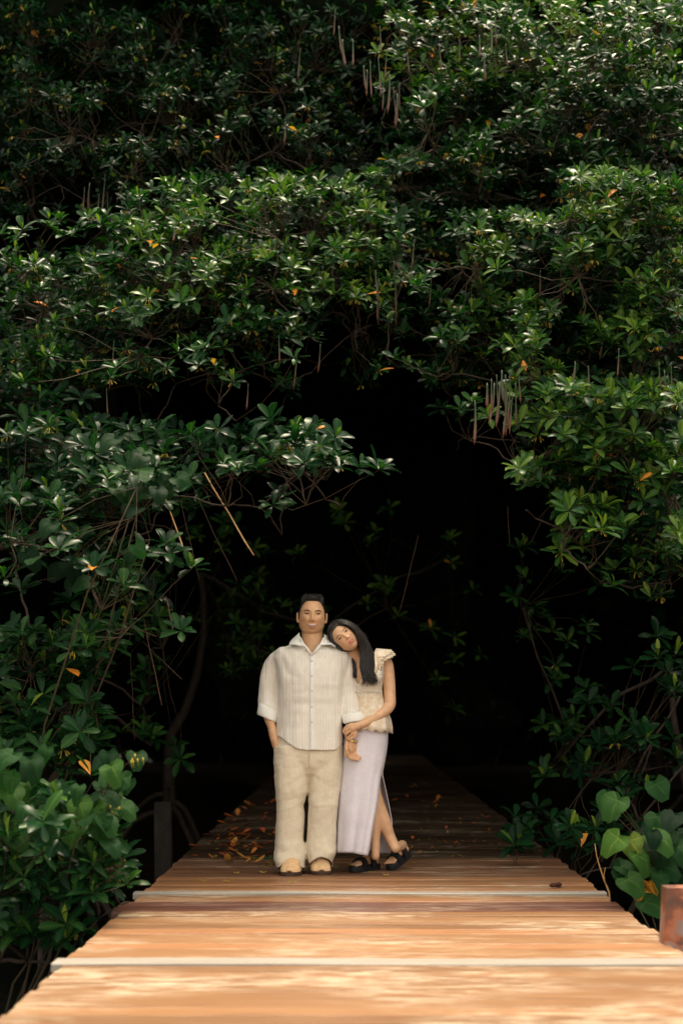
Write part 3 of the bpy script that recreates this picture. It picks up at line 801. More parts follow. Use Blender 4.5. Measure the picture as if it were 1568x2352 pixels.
def skin_mat(name, base, lip):
    m, n, b = nmat(name); at = node(n, 'ShaderNodeAttribute'); at.attribute_name = 'face'
    sp = node(n, 'ShaderNodeSeparateColor'); n.links.new(at.outputs['Color'], sp.inputs[0])
    tc = node(n, 'ShaderNodeTexCoord'); t = node(n, 'ShaderNodeTexNoise'); t.inputs['Scale'].default_value = 26; t.inputs['Detail'].default_value = 4
    n.links.new(tc.outputs['Object'], t.inputs['Vector'])
    r = ramp(n, [(.3, tuple(c * .88 for c in base)), (.7, tuple(c * 1.08 for c in base))], t.outputs[0])
    cur = r.outputs[0]
    def mixin(fac, col, mul):
        nonlocal cur
        mm = node(n, 'ShaderNodeMath'); mm.operation = 'MULTIPLY'; mm.inputs[1].default_value = mul; n.links.new(fac, mm.inputs[0])
        mx = node(n, 'ShaderNodeMix'); mx.data_type = 'RGBA'; n.links.new(mm.outputs[0], mx.inputs[0]); n.links.new(cur, mx.inputs[6]); mx.inputs[7].default_value = (*col, 1); cur = mx.outputs[2]
    mixin(sp.outputs[1], (base[0] * 1.02, base[1] * .66, base[2] * .62), .18)
    mixin(sp.outputs[2], (base[0] * .62, base[1] * .66, base[2] * .70), .30)
    mixin(sp.outputs[0], lip, .85)
    n.links.new(cur, b.inputs['Base Color']); b.inputs['Roughness'].default_value = .48; b.inputs['Specular IOR Level'].default_value = .4
    b.inputs['Subsurface Weight'].default_value = .12; b.inputs['Subsurface Radius'].default_value = (.012, .005, .003); b.inputs['Subsurface Scale'].default_value = .6
    return m
M['skin_man'] = skin_mat('skin_man', (.62, .36, .20), (.60, .24, .19))
M['skin_woman'] = skin_mat('skin_woman', (.66, .395, .235), (.60, .19, .16))
M['eye_white'] = simple('eye_white', (.46, .38, .32), .3); M['iris'] = simple('iris', (.010, .006, .005), .15)
M['tooth'] = simple('tooth', (.84, .80, .72), .3); M['hair'] = simple('hair', (.011, .0075, .006), .42, .45, 90, .5)
M['mouth_dark'] = simple('mouth_line', (.16, .05, .04), .6)
M['lash'] = simple('lash', (.015, .010, .009), .6)
def hs_pt(H, x, z, off=0.0):
    """world point on the face at head-space x, z (scaled by head size), off metres proud of the skin"""
    f = H['s']; x *= f; z *= f; lo_, hi_ = .01, 1.0; a, b_, c = H['r']
    d = Vector((x / a, 0.5, z / c))
    for _ in range(12):
        yy = math.sqrt(max(.0, 1 - min(.98, d.x ** 2 + d.z ** 2))); q = head_offset((d.x, yy, d.z), H)
        d.x += (x - q.x) / a; d.z += (z - q.z) / c
    q = head_offset((d.x, math.sqrt(max(0, 1 - min(.98, d.x ** 2 + d.z ** 2))), d.z), H)
    return H['c'] + head_space(H) @ (q + Vector((0, off, 0)))
def strip(mb, H, pts, w0, off=.001, rad=None):
    """thin raised stroke on the face through (x, z) points"""
    n_ = len(pts); mb.tube([hs_pt(H, x, z, off) for x, z in pts], [w0 * (.35 + .65 * math.sin(math.pi * (i + .6) / (n_ + .2))) for i in range(n_)], 6)
def face_parts(H, body, woman=False):
    f = H['s']; Rm = head_space(H)
    for sx in (-1, 1):
        cx = sx * .0345; cz = .013
        c = hs_pt(H, cx, cz, -.0088 * f)
        e = MB().ball(c, .0125 * f, 14, 10, Rm).build('eye', M['eye_white'], body)
        ir = MB(); gz = Rm @ Vector((H['gaze'][0], 1, H['gaze'][1])).normalized(); ir.ball(c + gz * .0068 * f, .0074 * f, 12, 8, Rm); ir.build('iris', M['iris'], body)
        lid = MB()                                            # upper and lower lids as skin folds
        hgt = .0050 if woman else .0040
        up = [(cx + sx * t * .0155, cz + hgt * (1 - t * t) + .0012 * t + .0005) for t in (-1, -.6, -.2, .2, .6, 1)]
        lo = [(cx + sx * t * .0155, cz - .0030 * (1 - t * t) + .0012 * t) for t in (-1, -.6, -.2, .2, .6, 1)]
        lid.tube([hs_pt(H, x, z + .0030, .0005) for x, z in up], [.0020 * f, .0026 * f, .0030 * f, .0030 * f, .0026 * f, .0018 * f], 8)
        lid.tube([hs_pt(H, x, z - .0020, .0002) for x, z in lo], [.0014 * f, .0018 * f, .0020 * f, .0020 * f, .0018 * f, .0012 * f], 8)
        lid.build('eyelid', H['skin'], body)
        la = MB(); la.tube([hs_pt(H, x, z + .0006, .0042) for x, z in up], [.0009, .0016, .0020, .0021, .0019, .0011], 5); la.build('eyelashes', M['lash'], body)
        br = MB(); bz = .031 if not woman else .033
        strip(br, H, [(cx + sx * t * .020 - sx * .001, bz + .0045 * (1 - (t - .25) ** 2) - .003 * max(0, t)) for t in (-1, -.7, -.4, -.1, .2, .5, .8, 1)], .0034 if not woman else .0022, .0008)
        br.build('eyebrow', M['lash'], body)
        nb = MB().ball(hs_pt(H, sx * .0075, -.0345, -.0005), (.0032 * f, .0024 * f, .0015 * f), 8, 6, Rm); nb.build('nostril', M['mouth_dark'], body)

def strands(mb, roots, fn, w0, n_=5):
    for r in roots:
        pts = fn(r); mb.tube(pts, [w0 * (1 - .75 * (i / (len(pts) - 1)) ** 1.5) for i in range(len(pts))], 3, False)

# ------------------------------------------------------------------ the man
HM = dict(r=(.0835, .098, .1185), jaw=-.50, s=1.06, c=Q(716.3, 1416.5, -.02), yaw=math.radians(4), tilt=math.radians(1.5), nod=math.radians(0), beard=True, smile=.22, gaze=(0, 0), skin=M['skin_man'])
man = empty('person', (Q(712, 1800, .02).x, YC, 0), 'man in a white ribbed shirt, beige trousers and tan clogs, one hand in his pocket', 'person')
b = MB(); add_head(b, HM)
limb(b, [(716, 1428, .02, .066), (717, 1462, .015, .069), (717, 1484, .02, .078), (717, 1500, .03, .085)], 20)
loft(b, [ell_ring(690, 745, 1476, .02, .06), ell_ring(662, 772, 1487, .02, .075), ell_ring(652, 779, 1504, .015, .095), ell_ring(654, 774, 1530, .01, .112), ell_ring(654, 774, 1580, .01, .12), ell_ring(650, 776, 1640, .01, .12), ell_ring(648, 774, 1700, .01, .12), ell_ring(648, 774, 1750, .02, .11)])
limb(b, [(665, 1524, .04, .034), (640, 1545, .045, .032), (621, 1575, .045, .031), (616, 1610, .035, .032), (616, 1642, .0, .034), (625, 1672, -.035, .027), (629, 1690, -.04, .030), (638, 1712, -.045, .036)])
limb(b, [(766, 1524, .04, .034), (790, 1545, .04, .032), (800, 1580, .03, .031), (805, 1612, .0, .032), (809, 1650, -.04, .036), (805, 1672, -.05, .034), (803, 1698, -.06, .026)])
limb(b, [(672, 1740, .02, .09), (668, 1850, .0, .06), (664, 1920, .03, .045), (664, 1938, .03, .036)]); limb(b, [(745, 1740, .02, .09), (742, 1850, .0, .06), (738, 1920, .03, .045), (738, 1938, .03, .036)])
# hanging hand: palm, four curled fingers, thumb
limb(b, [(803, 1698, -.06, .027), (804, 1710, -.065, .030), (805, 1722, -.07, .026)])
b.ball(Q(806, 1714, -.065), (.040, .020, .046), 14, 10); b.ball(Q(801, 1716, -.07), (.026, .019, .034), 12, 8)
for ch in ([(795.5, 1718, -.075), (793.5, 1731, -.085), (803, 1740.5, -.095), (813, 1744, -.10)], [(802, 1722, -.07), (801, 1734, -.085), (812, 1742, -.10), (823, 1746, -.105)],
           [(809, 1722, -.065), (809, 1733, -.075), (817, 1739.5, -.085), (826, 1742.5, -.09)], [(815, 1719, -.06), (815.5, 1729, -.065), (821, 1735.5, -.07), (828, 1739.5, -.075)]):
    limb(b, [(q[0], q[1], q[2], r) for q, r in zip(ch, (.0105, .0098, .0088, .0072))], 8)
limb(b, [(797, 1705, -.085, .014), (795.5, 1717, -.10, .012), (797, 1727, -.105, .010), (799.5, 1735, -.10, .008)], 8)
me = fuse(b, 'body', .0030, 2, .5); face_tones(me, HM); bodyM = link('body', me, M['skin_man'], man)
face_parts(HM, man)
t_ = MB(); u_ = MB()
pts = [(-.0185, -.0535), (-.012, -.0556), (-.005, -.0566), (.003, -.0566), (.011, -.0556), (.0185, -.053)]
u_.tube([hs_pt(HM, x, z, -.0002) for x, z in [(-.024, -.0505)] + pts + [(.024, -.0500)]], [.0012, .0034, .0044, .005, .005, .0044, .0034, .0012], 8)
u_.build('mouth', M['mouth_dark'], man)
for k in range(8):
    x = -.0178 + k * .0051; z = -.0552 + 7.0 * x * x
    t_ = MB().ball(hs_pt(HM, x, z + .0008, .0026), (.0029, .0020, .0043), 8, 6, head_space(HM)); t_.build('tooth', M['tooth'], man)
# hair: a close cap with short strands swept up and back
def cap(H, region, thick, name, parent, nu=150, nv=120):
    Rm = head_space(H); V = []; F = []
    for j in range(nv + 1):
        th = math.pi * j / nv
        for i in range(nu):
            ph = 2 * math.pi * i / nu; d = Vector((math.sin(th) * math.cos(ph), math.sin(th) * math.sin(ph), math.cos(th)))
            q = head_offset(d, H); mk = max(0, min(1, region(q / H['s']))); off = -.010 + mk * (thick(q / H['s']) + .010)
            q = q + d * (off * (1 + .10 * mnoise.noise(d * 22)))
            V.append(H['c'] + Rm @ q)
    for j in range(nv):
        for i in range(nu): F.append((j * nu + i, (j + 1) * nu + i, (j + 1) * nu + (i + 1) % nu, j * nu + (i + 1) % nu))
    return MB().add(V, F).build(name, M['hair'], parent)
def sm(a, b_, x): t = max(0, min(1, (x - a) / (b_ - a))); return t * t * (3 - 2 * t)
def regM(q):
    ax = abs(q.x)
    line = .096 - 24 * max(0, ax - .030) ** 2 if q.y > .02 else -.02
    line = max(line, -.004) if q.y > .012 else line
    if q.y < -.03: line = -.055
    return sm(line - .003, line + .006, q.z)
hairM = cap(HM, regM, lambda q: .006 + .013 * sm(.05, .11, q.z) + .012 * sm(.0, .07, q.y) * sm(.07, .11, q.z), 'hair', man)
hb = MB(); Rm = head_space(HM); rh = random.Random(3)
for k in range(2600):
    th = rh.uniform(0, 1.45); ph = rh.uniform(0, 6.283); d = Vector((math.sin(th) * math.cos(ph), math.sin(th) * math.sin(ph), math.cos(th)))
    q = head_offset(d, HM)
    if regM(q / HM['s']) < .75: continue
    top = sm(.04, .10, q.z); L = .008 + .026 * top; fr = sm(.02, .08, q.y)
    th_ = .006 + .013 * sm(.05, .11, q.z) + .012 * sm(0, .07, q.y) * sm(.07, .11, q.z)
    side = Vector((.35 * math.sin(q.x * 40) + .25, -.85 + rh.uniform(-.2, .2), 0)) if q.z > .06 else Vector((d.x * .1, -.45, -.6))
    side = (side - d * side.dot(d)).normalized()
    p0 = q + d * (th_ - .004); p1 = q + d * (th_ + .001 + .004 * top * (1 + fr)) + side * L * .5; p2 = q + d * (th_ + (.0005 + .004 * fr) * top) + side * L
    hb.tube([HM['c'] + Rm @ p for p in (p0, p1, p2)], [.0011, .0010, .0003], 3, False)
for k in range(1100):
    x0 = rh.uniform(-.058, .058); zl = (.096 - 24 * max(0, abs(x0) - .030) ** 2 + rh.uniform(-.004, .016))
    f_ = HM['s']; d = Vector((x0 * f_ / HM['r'][0], .55, zl * f_ / HM['r'][2]))
    for _ in range(10):
        yy = math.sqrt(max(0, 1 - min(.99, d.x ** 2 + d.z ** 2))); q = head_offset((d.x, yy, d.z), HM); d.x += (x0 * f_ - q.x) / HM['r'][0]; d.z += (zl * f_ - q.z) / HM['r'][2]
    dd = Vector((d.x, math.sqrt(max(0, 1 - min(.99, d.x ** 2 + d.z ** 2))), d.z)); q = head_offset(dd, HM)
    lean = .35 + .5 * math.sin(x0 * 55 + 1) + rh.uniform(-.35, .35); L = rh.uniform(.013, .026) * (1 - 6 * max(0, abs(x0) - .04))
    p0 = q - dd * .002; p1 = q + dd * .012 + Vector((lean * .35, .2, .8)) * L * .55; p2 = p1 + Vector((lean, -.5, .75)) * L * .4; p3 = p2 + Vector((lean, -1.0, .1)) * L * .35
    hb.tube([HM['c'] + Rm @ p for p in (p0, p1, p2, p3)], [.0012, .0013, .0010, .0003], 3, False)
o = hb.build('hair_strands', M['hair'], hairM)

# ---- cloth materials
def cloth(name, col, rib=0, weave=0, rough=.85, warm=None, lace=False):
    m, n, b = nmat(name); tc = node(n, 'ShaderNodeTexCoord'); b.inputs['Roughness'].default_value = rough; b.inputs['Specular IOR Level'].default_value = .2
    b.inputs['Sheen Weight'].default_value = .15
    t = node(n, 'ShaderNodeTexNoise'); t.inputs['Scale'].default_value = 7; t.inputs['Detail'].default_value = 6; t.inputs['Roughness'].default_value = .65
    n.links.new(tc.outputs['Object'], t.inputs['Vector'])
    r = ramp(n, [(.3, tuple(c * .90 for c in col)), (.7, tuple(min(.9, c * 1.06) for c in col))], t.outputs[0]); cur = r.outputs[0]; hgt = t.outputs[0]; st = .15
    if rib:
        mp = node(n, 'ShaderNodeMapping'); mp.inputs['Scale'].default_value = (1, .25, .03); n.links.new(tc.outputs['Object'], mp.inputs[0])
        w_ = node(n, 'ShaderNodeTexWave'); w_.wave_type = 'BANDS'; w_.bands_direction = 'X'; w_.inputs['Scale'].default_value = rib; w_.inputs['Distortion'].default_value = .8; w_.inputs['Detail'].default_value = 1; w_.inputs['Detail Scale'].default_value = .6
        n.links.new(mp.outputs[0], w_.inputs['Vector'])
        r2 = ramp(n, [(.05, warm), (.6, (1, 1, 1))], w_.outputs[0])
        # crossing slubs break the ribs up
        mp2 = node(n, 'ShaderNodeMapping'); mp2.inputs['Scale'].default_value = (60, 60, 150); n.links.new(tc.outputs['Object'], mp2.inputs[0])
        t2 = node(n, 'ShaderNodeTexNoise'); t2.inputs['Scale'].default_value = 1; n.links.new(mp2.outputs[0], t2.inputs['Vector'])
        mx = node(n, 'ShaderNodeMix'); mx.data_type = 'RGBA'; n.links.new(t2.outputs[0], mx.inputs[0]); n.links.new(r2.outputs[0], mx.inputs[6]); mx.inputs[7].default_value = (1, .985, .95, 1)
        m2 = node(n, 'ShaderNodeMix'); m2.data_type = 'RGBA'; m2.blend_type = 'MULTIPLY'; m2.inputs[0].default_value = 1; n.links.new(cur, m2.inputs[6]); n.links.new(mx.outputs[2], m2.inputs[7]); cur = m2.outputs[2]
        hgt = w_.outputs[0]; st = .5
    if weave:
        mp = node(n, 'ShaderNodeMapping'); mp.inputs['Scale'].default_value = (weave, weave, weave * .25); n.links.new(tc.outputs['Object'], mp.inputs[0])
        t2 = node(n, 'ShaderNodeTexNoise'); t2.inputs['Scale'].default_value = 1; t2.inputs['Detail'].default_value = 3; n.links.new(mp.outputs[0], t2.inputs['Vector'])
        r2 = ramp(n, [(.35, (.88, .88, .87)), (.65, (1, 1, 1))], t2.outputs[0])
        m2 = node(n, 'ShaderNodeMix'); m2.data_type = 'RGBA'; m2.blend_type = 'MULTIPLY'; m2.inputs[0].default_value = 1; n.links.new(cur, m2.inputs[6]); n.links.new(r2.outputs[0], m2.inputs[7]); cur = m2.outputs[2]; hgt = t2.outputs[0]; st = .25
    if lace:
        v_ = node(n, 'ShaderNodeTexVoronoi'); v_.feature = 'SMOOTH_F1'; v_.inputs['Scale'].default_value = 85; n.links.new(tc.outputs['Object'], v_.inputs['Vector'])
        t3 = node(n, 'ShaderNodeTexNoise'); t3.inputs['Scale'].default_value = 34; t3.inputs['Detail'].default_value = 5; n.links.new(tc.outputs['Object'], t3.inputs['Vector'])
        r2 = ramp(n, [(.44, (.92, .84, .74)), (.56, (1, 1, 1))], t3.outputs[0]); r3 = ramp(n, [(.2, (1, 1, 1)), (.6, (.94, .89, .84))], v_.outputs[0])
        for rr_ in (r2, r3):
            m2 = node(n, 'ShaderNodeMix'); m2.data_type = 'RGBA'; m2.blend_type = 'MULTIPLY'; m2.inputs[0].default_value = 1; n.links.new(cur, m2.inputs[6]); n.links.new(rr_.outputs[0], m2.inputs[7]); cur = m2.outputs[2]
        hgt = t3.outputs[0]; st = .7
    n.links.new(cur, b.inputs['Base Color'])
    bp = node(n, 'ShaderNodeBump'); bp.inputs['Strength'].default_value = st; bp.inputs['Distance'].default_value = .003; n.links.new(hgt, bp.inputs['Height']); n.links.new(bp.outputs[0], b.inputs['Normal'])
    return m
M['shirt'] = cloth('ribbed_white_cotton', (.86, .83, .785), rib=33, warm=(.66, .56, .46))
M['cuff'] = cloth('white_cotton_fold', (.88, .86, .82), weave=240)
M['linen'] = cloth('beige_linen', (.74, .655, .51), weave=230)
M['suede'] = simple('tan_suede', (.72, .47, .26), .95, .1, 45, .16, .5, 160); M['sole'] = simple('dark_cork_sole', (.06, .035, .024), .8, .2, 60, .3)
M['lace'] = cloth('cream_lace', (.78, .71, .60), lace=True); M['satin'] = cloth('cream_cotton', (.80, .73, .62), weave=150)
M['skirt'] = cloth('pale_lilac_knit', (.72, .685, .76), weave=320, rough=.75)
M['black_foam'] = simple('black_foam', (.012, .013, .016), .6, .3, 50, .3, .4, 120)
M['gold'] = simple('gold', (.70, .45, .16), .28, .5, metallic=1); M['silver'] = simple('silver', (.6, .58, .55), .3, .5, metallic=1)
M['shell_button'] = simple('shell_button', (.62, .54, .38), .35)

# ---- shirt
b = MB()
loft(b, [ell_ring(686, 748, 1473, .02, .066), ell_ring(666, 768, 1481, .02, .085), ell_ring(646, 784, 1487, .015, .10), ell_ring(631, 798, 1496, .01, .118), ell_ring(627, 802, 1509, .01, .130), ell_ring(634, 795, 1534, .0, .140), ell_ring(638, 789, 1570, -.008, .146),
         ell_ring(638, 787, 1620, .0, .148), ell_ring(636, 786, 1665, .0, .152), ell_ring(631, 786, 1695, .0, .155), ell_ring(630, 787, 1726, .0, .155)])
limb(b, [(651, 1508, .02, .058), (633, 1519, .03, .057), (619.5, 1548, .045, .060), (616, 1588, .045, .0625), (616, 1612, .035, .064), (617, 1628, .01, .059)])
limb(b, [(781, 1508, .02, .058), (792, 1522, .03, .056), (798.5, 1552, .035, .056), (803, 1590, .025, .057), (805.5, 1620, .0, .058), (808.5, 1642, -.03, .056)])
me = fuse(b, 'shirt', .006, 5, .5)
def fshirt(p):
    x, y, z = p
    return .0065 * nz(p, (16, 16, 3.2)) + .0045 * nz(p, (30, 30, 6)) + .004 * abs(nz((x * 1.0 + .5 * z, y, z), (7, 3, 13))) + .006 * nz((p[0] - .35 * p[2] * (1 if p[0] > -.27 else -1), 0, p[2]), (22, 1, 9)) * gs(z - 1.32, .12) + .004 * nz((x + 7, y, z), (9, 9, 22)) * gs(z - 1.12, .14)
wrinkle(me, fshirt)
def hemcut(u, v, d):
    h = 1690 + 31 * sm(630, 690, u) if u < 700 else 1722.5
    if u > 772: h = 1722 - 16 * sm(772, 788, u)
    return (v > h and u < 792 and v > 1680)
def vcut(u, v, d): return d < .06 and v < 1502 and abs(u - 716) < (1503 - v) * .62 + .5 and v > 1478 - 12 or (v < 1478 and abs(u - 716.5) < 27)
cut(me, hemcut); cut(me, vcut)
sh = link('shirt', me, M['shirt'], man); md = sh.modifiers.new('thickness', 'SOLIDIFY'); md.thickness = .004; md.offset = -1
# placket and buttons
def shirt_front(px, py, off=0.0):
    """point on the shirt front seen at (px, py)"""
    d = (Q(px, py, -.2) - Vector((0, 0, CAMZ))).normalized(); o_ = Vector((0, 0, CAMZ))
    hit = BV.ray_cast(o_, d)
    return (hit[0] - d * off) if hit[0] else Q(px, py, -.15)
from mathutils.bvhtree import BVHTree
bm = bmesh.new(); bm.from_mesh(me); BV = BVHTree.FromBMesh(bm); bm.free()
def band(mb, rows, off=.003, th=.003):
    """thin raised cloth strip following the shirt: rows = (xl, xr, py)"""
    V = []; F = []
    for (a, c, y_) in rows:
        p, q = shirt_front(a, y_, off), shirt_front(c, y_, off); mid = shirt_front((a + c) / 2, y_, off * 1.4)
        V += [p, mid, q]
    k = len(V); V += [v + Vector((0, th + off * 1.5, 0)) for v in V]
    for i in range(len(rows) - 1):
        for j in range(2): 
            a = i * 3 + j; F.append((a, a + 3, a + 4, a + 1)); F.append((k + a, k + a + 1, k + a + 4, k + a + 3))
        a = i * 3; F.append((a, k + a, k + a + 3, a + 3)); F.append((a + 2, a + 5, k + a + 5, k + a + 2))
    e = (len(rows) - 1) * 3; F += [(0, 1, k + 1, k), (1, 2, k + 2, k + 1), (e + 1, e, k + e, k + e + 1), (e + 2, e + 1, k + e + 1, k + e + 2)]
    mb.add(V, F)
pk = MB(); band(pk, [(710.5, 722.5, y_) for y_ in range(1504, 1722, 8)] + [(709, 722.5, 1721)], .0032); pk.build('placket', M['cuff'], sh)
for y_ in (1518, 1552.5, 1587, 1623, 1658):
    c = shirt_front(716.5, y_, .0065); MB().tube([c, c + Vector((0, -.0025, 0))], [.0058, .005], 12).build('button', M['shell_button'], sh)
c = shirt_front(702.5, 1494, .004) ; MB().tube([c, c + Vector((0, -.0025, 0))], [.0056, .005], 12).build('button', M['shell_button'], sh)
# collar: two folded leaves and the turned-back edges of the opening
def sheetmesh(rows, th, name, mat, parent, off=0):
    n_ = len(rows[0]); V = [p for r in rows for p in r]; k = len(V); V2 = V + [p + Vector((0, th, -.0)) for p in V]; F = []
    for i in range(len(rows) - 1):
        for j in range(n_ - 1):
            a = i * n_ + j; F.append((a, a + 1, a + n_ + 1, a + n_)); F.append((k + a, k + a + n_, k + a + n_ + 1, k + a + 1))
    for j in range(n_ - 1):
        F.append((j, k + j, k + j + 1, j + 1)); a = (len(rows) - 1) * n_ + j; F.append((a, a + 1, k + a + 1, k + a))
    for i in range(len(rows) - 1):
        a = i * n_; F.append((a, a + n_, k + a + n_, k + a)); a = i * n_ + n_ - 1; F.append((a, k + a, k + a + n_, a + n_))
    return MB().add(V2, F).build(name, mat, parent)
sheetmesh([[Q(687.5, 1452, .0), Q(688, 1458, -.04), Q(690, 1466, -.075), Q(694, 1475, -.098), Q(701, 1484, -.118)],
           [Q(683, 1457, .01), Q(681, 1463, -.04), Q(681, 1471, -.078), Q(683, 1480, -.103), Q(690, 1484, -.120)],
           [Q(675, 1464, .01), Q(669, 1470, -.04), Q(665, 1476, -.078), Q(664, 1481, -.104), Q(677, 1480, -.118)]], .004, 'collar', M['cuff'], sh)
sheetmesh([[Q(744.5, 1456, .0), Q(744, 1462, -.04), Q(742.5, 1468, -.075), Q(739, 1476, -.098), Q(734, 1483, -.118)],
           [Q(749, 1460, .01), Q(751, 1466, -.04), Q(752, 1473, -.078), Q(753, 1480, -.103), Q(752, 1481, -.118)],
           [Q(757, 1468, .01), Q(763, 1473, -.04), Q(768, 1479, -.078), Q(771, 1488, -.106), Q(762, 1481, -.118)]], .004, 'collar', M['cuff'], sh)
for pts_ in ([(689, 1464), (697, 1480), (706, 1491), (716, 1504)], [(743, 1466), (737, 1480), (728, 1491), (717, 1503)]):
    MB().tube([Q(x, y_, -.085 - .045 * sm(1464, 1500, y_)) for x, y_ in pts_], [.005, .0075, .008, .006], 8).build('neck_edge', M['cuff'], sh)
# rolled cuffs
def cuff(c0, c1, hw0, hw1, dy0, dy1, roll, parent):
    n_ = 28; rings = []
    prof = [(0, .86), (.04, 1.0), (.25, 1.07), (.55, 1.09), (.85, 1.06), (1.0, 1.0), (1.02, .90), (.9, .82), (.6, .80)]
    for t, k in prof:
        cx = c0[0] + (c1[0] - c0[0]) * t; cy = c0[1] + (c1[1] - c0[1]) * t; hw = (hw0 + (hw1 - hw0) * t) * k; dy = dy0 + (dy1 - dy0) * t
        rings.append(ell_ring(cx - hw, cx + hw, cy, dy, hw / PXM * .95, n_, 2.0, roll))
    mb = MB(); loft(mb, rings, False); me = mb.mesh('cuff')
    wrinkle(me, lambda p: .004 * nz(p, (30, 30, 30)))
    o = link('cuff', me, M['cuff'], parent); return o
cuff((616.5, 1622), (613.5, 1650), 21.5, 22, .005, -.005, -8.5, sh)
cuff((808.5, 1637), (812, 1658), 22.5, 23, -.035, -.05, 4, sh)

# ---- trousers
b = MB()
loft(b, [ell_ring(636, 783, 1680, .0, .125), ell_ring(631, 786, 1712, .0, .135), ell_ring(628, 787, 1745, .0, .130), ell_ring(630, 787, 1762, .0, .112), ell_ring(640, 778, 1776, .0, .085), ell_ring(665, 755, 1788, .0, .04)])
loft(b, [ell_ring(629, 707, y_, -.012, d_) for y_, d_ in ((1712, .12),)] + [ell_ring(629.5, 709, 1766, -.012, .12), ell_ring(632, 707, 1818, -.014, .112), ell_ring(635, 698.5, 1848, -.01, .105), ell_ring(634.5, 700, 1870, -.01, .10), ell_ring(632, 697, 1926, .0, .098), ell_ring(630, 704, 1960, -.005, .105), ell_ring(635, 702, 1982, -.01, .115), ell_ring(639, 699, 2004, -.01, .115)])
loft(b, [ell_ring(712, 787, y_, .012, d_) for y_, d_ in ((1712, .12),)] + [ell_ring(711.5, 787, 1766, .012, .12), ell_ring(709, 781, 1818, .014, .112), ell_ring(707.5, 776, 1848, -.01, .105), ell_ring(706.5, 772, 1890, 0, .10), ell_ring(705, 773, 1922, .0, .098), ell_ring(702, 772, 1950, .0, .105), ell_ring(707, 766, 1972, -.005, .115), ell_ring(711, 762, 1994, -.005, .115)])
me = fuse(b, 'trousers', .006, 7, .5)
def ftr(p):
    x, y, z = p
    f = .004 * nz(p, (14, 14, 4)) + .003 * nz(p, (30, 30, 16))
    xx = x + .42 * z
    f -= .008 * max(0, .22 - abs(nz((x + .6 * z * (1 if x > -.27 else -1), y, z), (6, 3, 15)))) * (gs(z - .70, .10) + gs(z - .42, .09) + gs(z - .16, .10))
    f += .0038 * nz((xx, 0, z + .5 * abs(x + .27)), (8, 1, 30)) * gs(z - .64, .09)          # drag lines below the crotch
    f += .015 * nz((x * .8, y * .6, z + .25 * x), (11, 8, 19)) * sm(.24, .06, z)    # the break over the shoes
    f += .006 * nz((x, y, z - .4 * x), (8, 8, 22)) * gs(z - .45, .10)
    return f
wrinkle(me, ftr)
def trcut(u, v, d):
    cx, y0 = (667, 1979) if u < 705 else (738, 1969)
    return v > y0 + 14 * min(1, abs((u - cx) / 27)) ** 2 + (14 if d > .02 else 0)
cut(me, trcut)
tr = link('trousers', me, M['linen'], man); md = tr.modifiers.new('thickness', 'SOLIDIFY'); md.thickness = .004; md.offset = -1
MB().tube([Q(709.5, 1722, -.138), Q(710, 1740, -.139), Q(710.5, 1755, -.133), Q(710, 1766, -.12)], [.003, .003, .0028, .002], 6).build('fly_seam', M['linen'], tr)
for pts_ in ([(632, 1706, -.045), (636, 1722, -.075), (633.5, 1745, -.06)],):
    MB().tube([Q(*q) for q in pts_], .0028, 6).build('pocket_edge', M['linen'], tr)

# ---- clogs
def clog(px, py, yaw, parent):
    toe = PG(px, py, 0); R_ = Matrix.Rotation(yaw, 3, 'Z'); L = .285; n_ = 22
    def W_(t): return .064 * (1 - .10 * abs(t - .35)) * min(1, math.sqrt(max(0, 1 - ((.22 - t) / .22) ** 2)) if t < .22 else 1) * (1 if t < .8 else math.sqrt(max(.02, 1 - ((t - .8) / .2) ** 2)))
    def tow(x, y, z): return toe + R_ @ Vector((x, y, z))
    so = MB(); rings = []
    for z_, k in ((.001, .96), (.004, 1.0), (.020, 1.02), (.026, .99)):
        r = []
        for i in range(40):
            a = i / 40; t = (1 - math.cos(2 * math.pi * a)) / 2; s_ = 1 if a < .5 else -1
            r.append(tow(s_ * W_(t) * 1.06 * k, t * L - .0, z_))
        rings.append(r)
    loft(so, rings); so.build('sole', M['sole'], parent)
    up = MB(); rows = []
    for i in range(15):
        t = .01 + i / 14 * .86; w_ = W_(t); h = .034 + .056 * sm(.0, .40, t) ** .8 + .012 * sm(.4, .8, t); r = []
        for k in range(15):
            a = math.pi * k / 14; r.append(tow(math.cos(a) * w_ * (1 - .04 * math.sin(a)), t * L, .022 + h * math.sin(a) ** .75 * min(1, .35 + 2.4 * t)))
        rows.append(r)
    V = [p for r in rows for p in r]; F = []
    for i in range(14):
        for k in range(14): a = i * 15 + k; F.append((a, a + 1, a + 16, a + 15))
    F.append(tuple(range(15))); up.add(V, F); me = up.mesh('upper'); wrinkle(me, lambda p: .0022 * nz(p, (30, 18, 60)))
    o = link('upper', me, M['suede'], parent); return o
for (px, py, yw) in ((664.5, 2013.5, -.06), (739, 2011.0, .10)):
    cl_ = empty('clog', PG(px, py, 0), None, None); cl_.parent = man; cl_.location = PG(px, py, 0) - man.location
    del_ = []
    o1 = clog(px, py, yw, None)
    for o_ in [o for o in COL.objects if o.parent is None and o.name.split('.')[0] in ('sole', 'upper')]:
        o_.parent = cl_; o_.location = -PG(px, py, 0)
